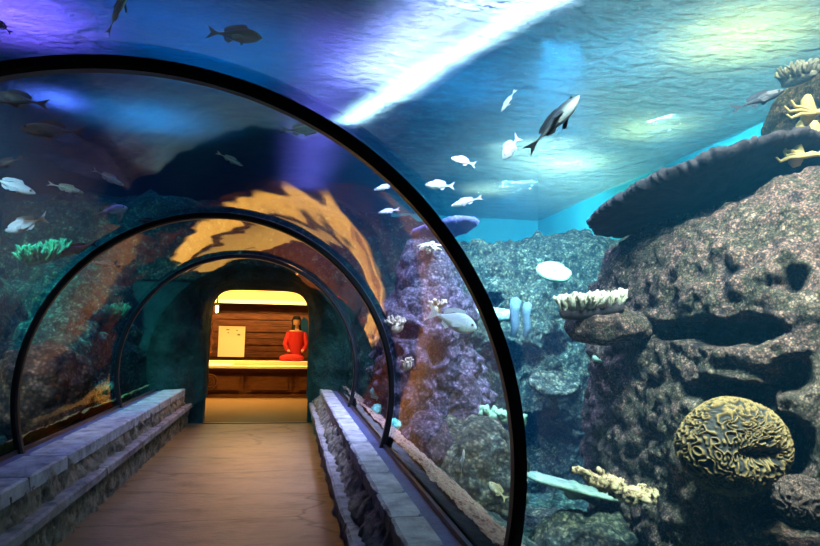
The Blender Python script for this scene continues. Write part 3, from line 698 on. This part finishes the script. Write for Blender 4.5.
bushy('bushy_coral', 'green bushy coral low by the dim glass edge', at(82, 396, 7.1), at(104, 390, 7.5), .15, 200, .12, .013, bpy.data.materials['green_coral'], 13)
bushy('bushy_coral', 'tall green coral beside the gold glass reflection', at(144, 352, 9.6), at(150, 372, 9.5), .18, 200, .15, .015, bpy.data.materials['green_coral'], 14)
bushy('bushy_coral', 'leafy green coral high on the dim reef mass', at(28, 262, 7.4), at(60, 250, 7.6), .22, 240, .14, .015, bpy.data.materials['green_coral'], 15)

# spotted brown coral arm
t = thing('arm_coral', 'spotted brown coral arm growing out sideways from the column', 'coral', tuple(at(620, 490, 4.3)))
A = [at(573, 470, 4.2), at(586, 474, 4.25), at(600, 481, 4.3), at(618, 489, 4.3), at(636, 494, 4.3), at(655, 497, 4.35)]
Q = MB(); Q.tube([A[0].lerp(A[0], 0)]+A[1:], [.022, .035, .05, .062, .06, .05], 20)
V = np.array([tuple(v) for v in Q.V]); V += (V-V.mean(0))*0
# refine by resampling the tube densely, then knobbling
pts = []; rr = []
R_ = [.02, .034, .05, .062, .06, .045]
for k in np.linspace(0, 5, 60):
    i = min(int(k), 4); f = k-i; pts.append(A[i].lerp(A[i+1], f)+Vector((0, 0, .012*math.sin(k*3)))); rr.append(R_[i]*(1-f)+R_[i+1]*f)
Q = MB(); Q.tube(pts, rr, 28); V = np.array([tuple(v) for v in Q.V]); C = np.repeat(np.array([tuple(p) for p in pts]), 28, 0)
D = V[:len(C)]-C; V[:len(C)] += D*(.9*(.5-worley(V[:len(C)]*30, 4))+.3*fbm(V[:len(C)]*12, 2, 4))[:, None]
obj('coral_arm', V, Q.F, m_spot, t)
Q = MB(); Q.tube([A[2]+Vector((0, 0, .02)), A[2]+Vector((.0, -.02, .07)), A[2]+Vector((-.03, -.02, .09))], [.03, .025, .018], 10); Q.build('side_knob', m_spot, t, smooth=True)
Q = MB(); Q.tube([A[4], A[4]+Vector((.02, -.06, -.01)), A[4]+Vector((.05, -.1, -.03))], [.04, .035, .02], 10); Q.build('side_knob', m_spot, t, smooth=True)

# brain coral with maze ridges
def brain(label, c, r, m, seed, nu=260, nv=150, ridge=.018, freq=9, cat='coral', mouth=False):
    u = np.linspace(0, 2*PI, nu, endpoint=False); v = np.linspace(.02, PI-.02, nv); UU, VV = np.meshgrid(u, v)
    D = np.stack([np.cos(UU)*np.sin(VV), np.sin(UU)*np.sin(VV), np.cos(VV)], -1).reshape(-1, 3)
    P = D*np.array(r); w = P+.05*np.stack([fbm(P*5, 2, seed+1), fbm(P*5, 2, seed+2), fbm(P*5, 2, seed+3)], 1)
    n_ = fbm(w*freq, 2, seed)
    g = np.abs(np.sin(n_*9)); P = P+D*(ridge*(1-g*1.6)+.05*fbm(P*2.5, 2, seed+7))[:, None]
    if mouth:   # a flattened mouth-like furrow across the front
        q = (P[:, 2]+.01)/.045; f = np.exp(-q*q)*np.clip(1-(P[:, 0]/(r[0]*.62))**2, 0, 1)*(D[:, 1] < 0); P = P-D*(f*.09)[:, None]
    Pw = P+np.array(c); Fc = grid_faces(nu, nv, True, True); V = list(Pw)+[Pw[:nu].mean(0), Pw[-nu:].mean(0)]; a, b = len(V)-2, len(V)-1
    for j in range(nu): j2 = (j+1) % nu; Fc.append((a, j, j2)); Fc.append((b, (nv-1)*nu+j2, (nv-1)*nu+j))
    o = obj('brain_coral', V, Fc, m, loc=tuple(c))
    ca = o.data.color_attributes.new('ridge', 'FLOAT_COLOR', 'POINT')
    vals = np.ones((len(V), 4), np.float32); vals[:len(g), 0] = np.clip(1-g*1.3, 0, 1)
    ca.data.foreach_set('color', vals.ravel())
    return tag(o, label, cat)
m_brain, nt = nodes('brain_coral_skin'); L = nt.links.new
out = N(nt, 'ShaderNodeOutputMaterial'); b = N(nt, 'ShaderNodeBsdfPrincipled'); b.inputs['Roughness'].default_value = .85
a = N(nt, 'ShaderNodeVertexColor', layer_name='ridge'); s = N(nt, 'ShaderNodeSeparateColor'); r = N(nt, 'ShaderNodeValToRGB')
r.color_ramp.elements[0].color = (.018, .014, .012, 1); r.color_ramp.elements[1].color = (.2, .115, .035, 1); r.color_ramp.elements[1].position = .6
L(a.outputs[0], s.inputs[0]); L(s.outputs[0], r.inputs[0]); L(r.outputs[0], b.inputs['Base Color']); L(b.outputs[0], out.inputs[0])
brain('large domed brain coral with yellow maze ridges on the big column', at(732, 446, 3.62), (.30, .24, .255), m_brain, 5, 420, 240, .014, 20, mouth=True)
brain('small knobbly pinkish coral lump low on the big column', at(802, 500, 3.3), (.135, .12, .12), mat('pink_lump', [(.08, .04, .04), (.35, .2, .16), (.5, .3, .22)], scale=25, bump=1, bscale=50, bdist=.03, voro=45), 9, 110, 70, .012, 16)

# soft corals: leathery body with arms
def soft(label, px, py, d, s, seed):
    c = at(px, py, d); rnd = random.Random(seed); t = thing('soft_coral', label, 'coral', tuple(c), 'yellow soft corals on the upper rock')
    mb = MB(); mb.tube([c+Vector((0, .03, -.5*s)), c, c+Vector((-.1*s, 0, .7*s)), c+Vector((0, 0, .95*s))], [.32*s, .42*s, .30*s, .16*s], 16); mb.build('coral_body', m_soft, t, smooth=True)
    for k, a in enumerate((PI*.95, PI*1.12, .05, .35, PI*.8)):
        L_ = s*rnd.uniform(1.0, 1.7); d_ = RT*math.cos(a)+UP*math.sin(a)*.5; b0 = c+Vector((0, -.05, -.2*s))
        mb = MB(); mb.tube([b0, b0+d_*L_*.5+UP*.1*s, b0+d_*L_*.85-UP*.02*s, b0+d_*L_+UP*.25*s], [.16*s, .12*s, .09*s, .05*s], 9); mb.build('coral_arm', m_soft, t, smooth=True)
soft('yellow soft coral with spread arms lying on the dark plate coral', 797, 155, 4.6, .13, 1)
soft('topmost yellow soft coral on the upper rock', 809, 112, 4.9, .14, 2)
soft('middle yellow soft coral on the upper rock', 816, 136, 4.8, .12, 3)
soft('little yellow soft coral just under the fingered coral fringe', 801, 132, 4.9, .09, 4)

# tube sponges
for k, (px, py0, py1, d, r_) in enumerate([(513, 300, 336, 6.9, .05), (525, 304, 337, 6.95, .04)]):
    a, b = at(px, py1, d), at(px+3, py0, d); mb = MB()
    mb.tube([a, a.lerp(b, .3)+Vector((.02, 0, 0)), a.lerp(b, .7)-Vector((.01, 0, 0)), b], [r_*.7, r_, r_*1.05, r_*1.2], 14)
    tag(mb.build('tube_sponge', m_tube, smooth=True, loc=tuple(a)), ['thicker grey tube sponge under the flat green plate coral', 'slimmer grey tube sponge beside the thicker one'][k], 'sponge', 'tube sponges on the teal ridge')
# anemones and sponge near the glass
for k, (px, py, d, r_, lab) in enumerate([(376, 393, 6.6, .06, 'teal anemone ball highest of the column near glass'), (377, 409, 6.4, .05, 'middle teal anemone ball below the highest one'), (394, 425, 5.9, .06, 'lowest and biggest teal anemone ball near the glass')]):
    c = at(px, py, d); t = thing('anemone', lab, 'anemone', tuple(c), 'teal anemone balls near the glass')
    V, Fc = blob(c, (r_, r_, r_), n=2, nu=40, nv=26, seed=60+k, amp=.01, freq=9, fine=.008, ffreq=20, cell=.02, cfreq=24); obj('anemone_head', V, Fc, m_bulb, t)
    mb = MB(); mb.tube([c, c+Vector((.05, .12, -r_*1.5)), c+Vector((.1, .25, -r_*3))], [r_*.5, r_*.4, r_*.6], 8); mb.build('stalk', m_bulb, t, smooth=True)
c = at(451, 484, 4.9)
V, Fc = blob(c, (.065, .06, .12), n=2.2, nu=50, nv=34, seed=66, amp=.02, freq=9, fine=.01, cell=.01, cfreq=20)
tag(obj('green_sponge', V, Fc, m_lime, loc=tuple(c)), 'bright green sponge on the teal seabed', 'sponge')


# ------------------------------------------------------------------ fish
def fishmat(name, back, side, belly, rough=.35, spots=0):
    m, nt = nodes(name); L = nt.links.new
    out = N(nt, 'ShaderNodeOutputMaterial'); b = N(nt, 'ShaderNodeBsdfPrincipled'); b.inputs['Roughness'].default_value = rough; b.inputs['Specular IOR Level'].default_value = .5
    tc = N(nt, 'ShaderNodeTexCoord'); s = N(nt, 'ShaderNodeSeparateXYZ'); L(tc.outputs['Generated'], s.inputs[0])
    r = N(nt, 'ShaderNodeValToRGB'); e = r.color_ramp.elements; e.new(.5)
    for i, (p, c) in enumerate([(.2, belly), (.5, side), (.8, back)]): e[i].position = p; e[i].color = rgb(c)
    L(s.outputs[2], r.inputs[0]); v = N(nt, 'ShaderNodeTexVoronoi'); v.inputs['Scale'].default_value = 60; L(tc.outputs['Object'], v.inputs['Vector'])
    bp = N(nt, 'ShaderNodeBump'); bp.inputs['Strength'].default_value = .3; bp.inputs['Distance'].default_value = .01; L(v.outputs['Distance'], bp.inputs['Height']); L(bp.outputs[0], b.inputs['Normal'])
    L(r.outputs[0], b.inputs['Base Color']); L(b.outputs[0], out.inputs[0]); return m
m_eye = flat('fish_eye', (.01, .01, .01), .15)
m_ring = flat('fish_eye_ring', (.7, .6, .3), .3)
def fish_proto(kind, h, w, mb_, mf, tail=.2, nose=.5, dors=.055, rays=.0):
    """unit-length fish swimming along +x, head at x=.5; h = half body height, w = half width"""
    root = bpy.data.objects.new(kind, None); root.empty_display_size = .1
    parts = []
    def P(name, V, Fc, m, sm=True):
        me = bpy.data.meshes.new(name); me.from_pydata([tuple(v) for v in V], [], [tuple(f) for f in Fc]); me.materials.append(m); me.update()
        me.polygons.foreach_set('use_smooth', [sm]*len(me.polygons)); o = bpy.data.objects.new(name, me); o.parent = root; parts.append(o); return o
    xs = np.linspace(0, 1, 34); n = 20; V = []; L0, L1 = .5, -.5+tail
    def hh(t): return (max(0, math.sin(PI*min(1, t**nose*1.0)*.5))**.8 if t < .38 else 1)*1.0
    def prof(t):
        a = math.sin(min(t/.38, 1)*PI/2)**.72
        b = 1 if t < .38 else .16+.84*(math.cos((t-.38)/.62*PI)*.5+.5)
        return a*b
    for t in xs:
        x = L0+(L1-L0)*t; a = max(.004, prof(t)); wz = w*max(.05, math.sin(min(t/.3, 1)*PI/2)**.8)*(1 if t < .3 else .08+.92*(math.cos((t-.3)/.7*PI)*.5+.5))
        up, dn = h*a, h*a*.92
        for j in range(n):
            q = 2*PI*j/n; z = math.sin(q); V.append((x, wz*math.cos(q), (up if z > 0 else dn)*z-.02*h*math.sin(t*PI)))
    Fc = grid_faces(n, len(xs), True, True)+[tuple(range(n)), tuple(range(len(xs)*n-1, (len(xs)-1)*n-1, -1))]
    P('body', V, Fc, mb_)
    def fin(name, outline, thick=.006, y=0, lean=0):
        k = len(outline); V = [(x, y+lean*abs(z)-thick/2, z) for x, z in outline]+[(x, y+lean*abs(z)+thick/2, z) for x, z in outline]
        Fc = [tuple(range(k)), tuple(range(2*k-1, k-1, -1))]+[(i, k+i, k+(i+1) % k, (i+1) % k) for i in range(k)]
        return P(name, V, Fc, mf, False)
    tl = -.5; th = h*1.0
    fin('tail_fin', [(L1+.02, h*.14), (L1-.04, h*.3), (tl, th), (tl+.02, th*.8), (tl+.09, 0), (tl+.02, -th*.8), (tl, -th), (L1-.04, -h*.3), (L1+.02, -h*.14)])
    fin('dorsal_fin', [(.24, h*.86), (.17, h+dors), (.02, h+dors*.9), (-.14, h*.8+dors*.6), (-.2, h*.42+dors*.5), (-.18, h*.3), (0, h*.8)])
    fin('anal_fin', [(.0, -h*.78), (-.06, -h*.8-dors*.7), (-.15, -h*.55-dors*.5), (-.18, -h*.3)])
    for s in (-1, 1):
        V = [(.2, s*w*.9, -.02), (.2, s*w*.9, -.07*1), (.08, s*(w+.05), -.11), (.04, s*(w+.06), -.05), (.12, s*(w+.02), -.01)]
        V2 = [(a, b+s*.005, c) for a, b, c in V]
        P('pectoral_fin', V+V2, [(0, 1, 2, 3, 4), (9, 8, 7, 6, 5)]+[(i, 5+i, 5+(i+1) % 5, (i+1) % 5) for i in range(5)], mf, False)
    for s in (-1, 1):
        V = []; c = (.405, s*w*.78, h*.24); r = .018+.02*h
        for i in range(7):
            for j in range(10):
                f = PI*i/6; q = 2*PI*j/10; V.append((c[0]+r*math.sin(f)*math.cos(q), c[1]+s*r*.6*math.cos(f), c[2]+r*math.sin(f)*math.sin(q)))
        P('eye', V, grid_faces(10, 7, True), m_eye)
    return root, parts
PROTO = {}
silver = fishmat('silver_scales', (.55, .6, .66), (.8, .83, .88), (1, 1, 1)); silverf = flat('silver_fin', (.6, .66, .72), .5)
paleb = fishmat('pale_blue_scales', (.45, .55, .66), (.75, .84, .92), (.95, 1, 1)); darks = fishmat('dark_scales', (.01, .013, .02), (.02, .025, .035), (.07, .08, .09)); darkf = flat('dark_fin', (.03, .035, .05), .5)
greens = fishmat('green_scales', (.05, .12, .05), (.12, .3, .12), (.3, .5, .25)); greenf = flat('green_fin', (.06, .16, .08), .5)
tans = fishmat('tan_scales', (.3, .25, .12), (.6, .5, .3), (.9, .85, .7)); tanf = flat('tan_fin', (.5, .4, .2), .5)
grunt = fishmat('grey_scales', (.05, .06, .08), (.10, .12, .15), (.6, .6, .63))
for nm, a in dict(snapper=(.15, .07, silver, silverf), slim=(.095, .05, silver, silverf), parrot=(.19, .085, paleb, silverf), dark=(.105, .055, darks, darkf), green=(.12, .06, greens, greenf), tan=(.17, .07, tans, tanf), big=(.135, .075, grunt, darkf), slimgreen=(.07, .04, fishmat('mint_scales', (.3, .6, .5), (.6, .95, .8), (.9, 1, .95)), silverf)).items():
    PROTO[nm] = fish_proto('fish', *a)
def fish(kind, h, t, d, label, group, dd=0, bank=0, name='fish'):
    """h, t = pixels of snout and tail tip; d = distance from the camera"""
    H, T = at(*h, d), at(*t, d+dd); L_ = (H-T).length; X = (H-T).normalized()
    side = Vector((0, 0, 1)).cross(X)
    if side.length < .2: side = RT.copy()
    side.normalize(); Z = X.cross(side)
    if Z.z < 0: Z = -Z; 
    Yv = Z.cross(X).normalized()
    Mx = Matrix((X, Yv, Z)).transposed().to_4x4(); Mx = Mx@Matrix.Rotation(bank, 4, 'X'); Mx = Mx@Matrix.Scale(L_, 4); Mx.translation = (H+T)/2
    root, parts = PROTO[kind]
    r = root.copy(); r.name = name; COL.objects.link(r); r.matrix_world = Mx
    tag(r, label, 'fish', group)
    for p in parts:
        c = p.copy(); COL.objects.link(c); c.parent = r
    return r
G1 = 'fish swimming in the brighter water'; G2 = 'fish swimming in the darker water'
fish('big', (580, 95), (526, 153), 3.3, 'largest dark grey fish swimming steeply upward under the bright surface', G1, dd=.1, bank=-.5)
fish('dark', (785, 90), (731, 110), 4.4, 'dark fish just above the bright cyan gap by the plate coral', G1, dd=.15)
fish('parrot', (477, 329), (427, 311), 4.6, 'large pale blue fish facing the big black rib', G1, dd=.1)
fish('snapper', (425, 185), (455, 186), 5.2, 'plump silver fish directly under the palest small fish', G1)
fish('slim', (451, 206), (483, 197), 5.0, 'slim silver fish just above the purple plate coral', G1)
fish('snapper', (451, 158), (476, 165), 5.6, 'small blurry silver fish, topmost of the loose silver shoal', G1)
fish('slim', (378, 213), (400, 209), 5.6, 'lone little silver fish seen inside the curve of the big rib', G1)
fish('slim', (374, 190), (397, 184), 5.8, 'faint silver fish touching the inner edge of the big rib', G1)
fish('dark', (371, 174), (386, 168), 5.8, 'tiny dark fish half hidden by the big rib', G1)
fish('slim', (501, 112), (516, 89), 4.2, 'pale fish diving under the white glare of the surface', G1, bank=.6)
fish('snapper', (503, 159), (519, 136), 4.4, 'white fish near the tail of the largest dark fish', G1, dd=.15, bank=.4)
fish('slim', (464, 449), (461, 474), 4.6, 'narrow tan and white fish hovering upright over the green sponge', G1, dd=.05)
fish('tan', (489, 482), (507, 500), 4.8, 'tan fish near the seabed by the foot of the big rib', G1)
fish('dark', (322, 130), (279, 130), 3.8, 'black fish under the big rib near the purple light', G1, dd=.1)
fish('green', (263, 38), (206, 32), 3.6, 'dim green fish above the big rib', G2, dd=.1)
fish('green', (128, -14), (107, 36), 3.4, 'green fish pointing upward cut by the top of the picture', G2, dd=.1)
fish('dark', (-8, 18), (12, 34), 3.4, 'dark fish in the purple glow at the corner', G2)
fish('dark', (-12, 95), (50, 105), 3.9, 'long dark fish right below the big rib at the edge', G2)
fish('dark', (20, 128), (86, 133), 4.3, 'long dark fish, lower of the two under the shimmering ripples', G2)
fish('dark', (-10, 168), (24, 157), 4.2, 'dark fish cut by the picture edge above the blue-lit streak fish', G2)
fish('slim', (36, 194), (-14, 176), 4.2, 'blue-lit silver fish at the very edge of the darker water', G2)
fish('slimgreen', (84, 193), (47, 183), 5.0, 'thin violet-lit fish in the darkest water', G2)
fish('snapper', (5, 231), (48, 217), 4.4, 'plump white fish at the edge facing away from the tunnel', G2)
fish('slimgreen', (124, 186), (92, 169), 5.6, 'thin greenish fish, higher of the two faint ones', G2)
fish('slimgreen', (92, 262), (122, 267), 5.2, 'bright mint fish beside the second black rib', G2)
fish('slimgreen', (243, 166), (216, 152), 4.6, 'thin green fish overhead in the dark teal water', G2)
fish('dark', (138, 221), (160, 222), 5.4, 'small black fish hugging the second black rib', G2)
fish('snapper', (128, 208), (92, 214), 5.8, 'translucent green fish above the second black rib', G2)
fish('tan', (118, 222), (124, 208), 5.9, 'small mint green fish upright next to the translucent one', G2)
fish('dark', (60, 254), (98, 243), 6.0, 'dim grey fish above the leafy green coral', G2)


# ------------------------------------------------------------------ lights
def area(name, loc, size, energy, col, target=None, sy=None, spread=None):
    l = bpy.data.lights.new(name, 'AREA'); l.energy = energy; l.color = col; l.size = size
    if sy: l.shape = 'RECTANGLE'; l.size_y = sy
    if spread: l.spread = spread
    o = bpy.data.objects.new(name, l); COL.objects.link(o); o.location = loc
    d = (Vector(target)-Vector(loc)) if target is not None else Vector((0, 0, -1))
    o.rotation_euler = d.to_track_quat('-Z', 'Y').to_euler()
    return o
# lamps of the hall above the tank, mixed with added fills, some submerged
SP = math.radians
area('fill_light_wide', (4.6, 6.5, 6.6), 3.2, 480, (1, .97, .75), sy=10, spread=SP(70))  # added ambient fill over the brighter side of the tank
area('added_spot_rock', (3.0, 1.8, 6.4), .5, 760, (1, .70, .55), target=(4.1, 4.0, 1.8), spread=SP(60))  # added spot that brings out the relief of the column
area('fill_light_rock_face', (1.6, .2, 6.3), .6, 780, (1, .76, .62), target=(3.6, 3.2, .8), spread=SP(45))  # added fill from the viewer's side onto the column face
area('tank_light_backdrop', (5.4, 11.5, 6.4), 1.2, 520, (1, .85, .5), target=(6.5, 13, 2.8), sy=7, spread=SP(110))
area('fill_light_ridge', (2.5, 5.4, 4.25), .35, 260, (.65, .95, 1), target=(3.1, 8.0, 1.2), spread=SP(85))  # added fill for the far ridge, hung under the water surface
area('added_spot_outcrop', (1.5, 3.6, 6.2), .4, 560, (.78, .62, 1), target=(1.7, 6.3, 1.0), spread=SP(45))  # added spot that brightens the mauve outcrop
area('fill_light_fish', (1.0, .6, 6.2), .4, 260, (.9, .95, 1), target=(2.1, 5.2, 2.6), spread=SP(40))  # added front fill so the silver fish look pale
area('fill_light_dim_side', (-3.7, 6.4, 4.3), .5, 110, (.15, .85, .7), target=(-3.0, 9.3, .6), spread=SP(80))  # added greenish underwater fill for the dim reef
area('tank_light_dim_front', (-2.9, 4.2, 6.0), .4, 45, (1, .8, .6), target=(-2.5, 5.8, .3), spread=SP(30))
area('fill_light_wash', (4.4, 11.5, 4.3), .6, 170, (.8, 1, 1), target=(5.6, 15.6, 3.2), spread=SP(150))  # added underwater wash that lifts the cyan backdrop
area('fill_light_wash', (4.9, 7.6, 4.35), .4, 60, (.8, 1, 1), target=(6.5, 8.2, 3.4), spread=SP(140))  # second added wash, for the side wall
area('fill_light_dim_fish', (-1.9, 2.0, 4.2), .3, 16, (.6, .85, 1), target=(-2.6, 5.0, 2.0), spread=SP(32))  # added underwater fill for the fish on the dim side
area('fill_light_rock_low', (1.5, 1.6, 4.25), .3, 70, (.85, 1, .85), target=(2.9, 3.8, .5), spread=SP(60))  # added underwater fill for the lower column
def above(name, px, py, h, size, e, col, sy=None, spread=SP(85)):
    p = atz(px, py, HS); return area(name, (p.x, p.y, HS+h), size, e, col, sy=sy, spread=spread)
above('tank_light_violet', 5, 15, 1.2, .5, 90, (.35, .12, 1), spread=SP(85))
above('tank_light_violet', 55, 100, .6, .4, 22, (.15, .2, 1))
above('tank_light_teal', 150, 120, 1.3, .9, 40, (.03, .4, 1))
above('tank_light_blue', 130, 20, 1.4, 1.2, 26, (.0, .2, 1), spread=SP(100))
above('tank_light_blue', 250, 60, 1.4, 1.2, 34, (.0, .3, 1), spread=SP(100))
above('tank_light_blue', 470, 90, 1.2, 1.0, 22, (.05, .45, 1), spread=SP(95))
above('tank_light_sky', 620, 60, 1.2, 1.0, 25, (.1, .6, 1), spread=SP(95))
above('added_reflection_tint', 740, 40, .9, 1.0, 85, (1, .66, .15))  # these four are added, imitating olive reef reflections on the surface
above('added_reflection_tint', 570, 165, .8, .8, 60, (1, .75, .2))
above('added_reflection_tint', 650, 130, .8, .8, 40, (1, .75, .25))
above('added_reflection_tint', 490, 190, .8, .8, 50, (1, .7, .35))
def strip(name, x0, y0, x1, y1, h, wd, e, col):
    a, b = atz(x0, y0, HS), atz(x1, y1, HS); c = (a+b)/2
    o = area(name, (c.x, c.y, HS+h), wd, e, col, sy=(b-a).length, spread=SP(75)); o.rotation_euler = (0, 0, math.atan2((b-a).y, (b-a).x)-PI/2)
strip('tank_light_violet', 345, 30, 305, 190, .95, .3, 120, (.4, .2, 1))
strip('tank_light_lilac', 370, 85, 450, 15, .9, .5, 190, (.6, .45, 1))
for (x0, y0, x1, y1, e, wd) in ((345, 125, 430, 70, 120, .22), (430, 70, 590, -28, 80, .10)):
    a, b = atz(x0, y0, HS), atz(x1, y1, HS)
    c = (a+b)/2; o = area('tank_light_glare', (c.x, c.y, HS+.3), wd, e, (1, .97, .95), sy=(b-a).length, spread=SP(95))
    o.rotation_euler = (0, 0, math.atan2((b-a).y, (b-a).x)-PI/2)
# warm lamps of the room beyond, then an added doorway fill
area('room_light', (-1, 13, 3.0), 2.5, 430, (1, .60, .16), sy=4, spread=SP(110))
area('room_light_cove', (-1, 16.4, 2.9), 4, 320, (1, .62, .18), target=(-1, 17.6, 2.3), sy=.4)
area('fill_light_threshold', (-.5, 10.4, 1.98), .9, 15, (1, .5, .12), target=(-.5, 7.9, 0), sy=.15, spread=SP(85))  # added fill that warms the walkway from inside the door head

S.view_settings.view_transform = 'Standard'; S.view_settings.look = 'None'; S.view_settings.gamma = 1; S.view_settings.use_curve_mapping = False
S.view_settings.exposure = 0.0
S.cycles.use_denoising = True
S.cycles.max_bounces = 8; S.cycles.diffuse_bounces = 2; S.cycles.glossy_bounces = 4; S.cycles.transparent_max_bounces = 16; S.cycles.volume_bounces = 0
S.cycles.sample_clamp_indirect = 4
S.cycles.caustics_reflective = False
w = bpy.data.worlds.new('world'); S.world = w; w.use_nodes = True
w.node_tree.nodes['Background'].inputs[0].default_value = (.02, .05, .12, 1); w.node_tree.nodes['Background'].inputs[1].default_value = .3
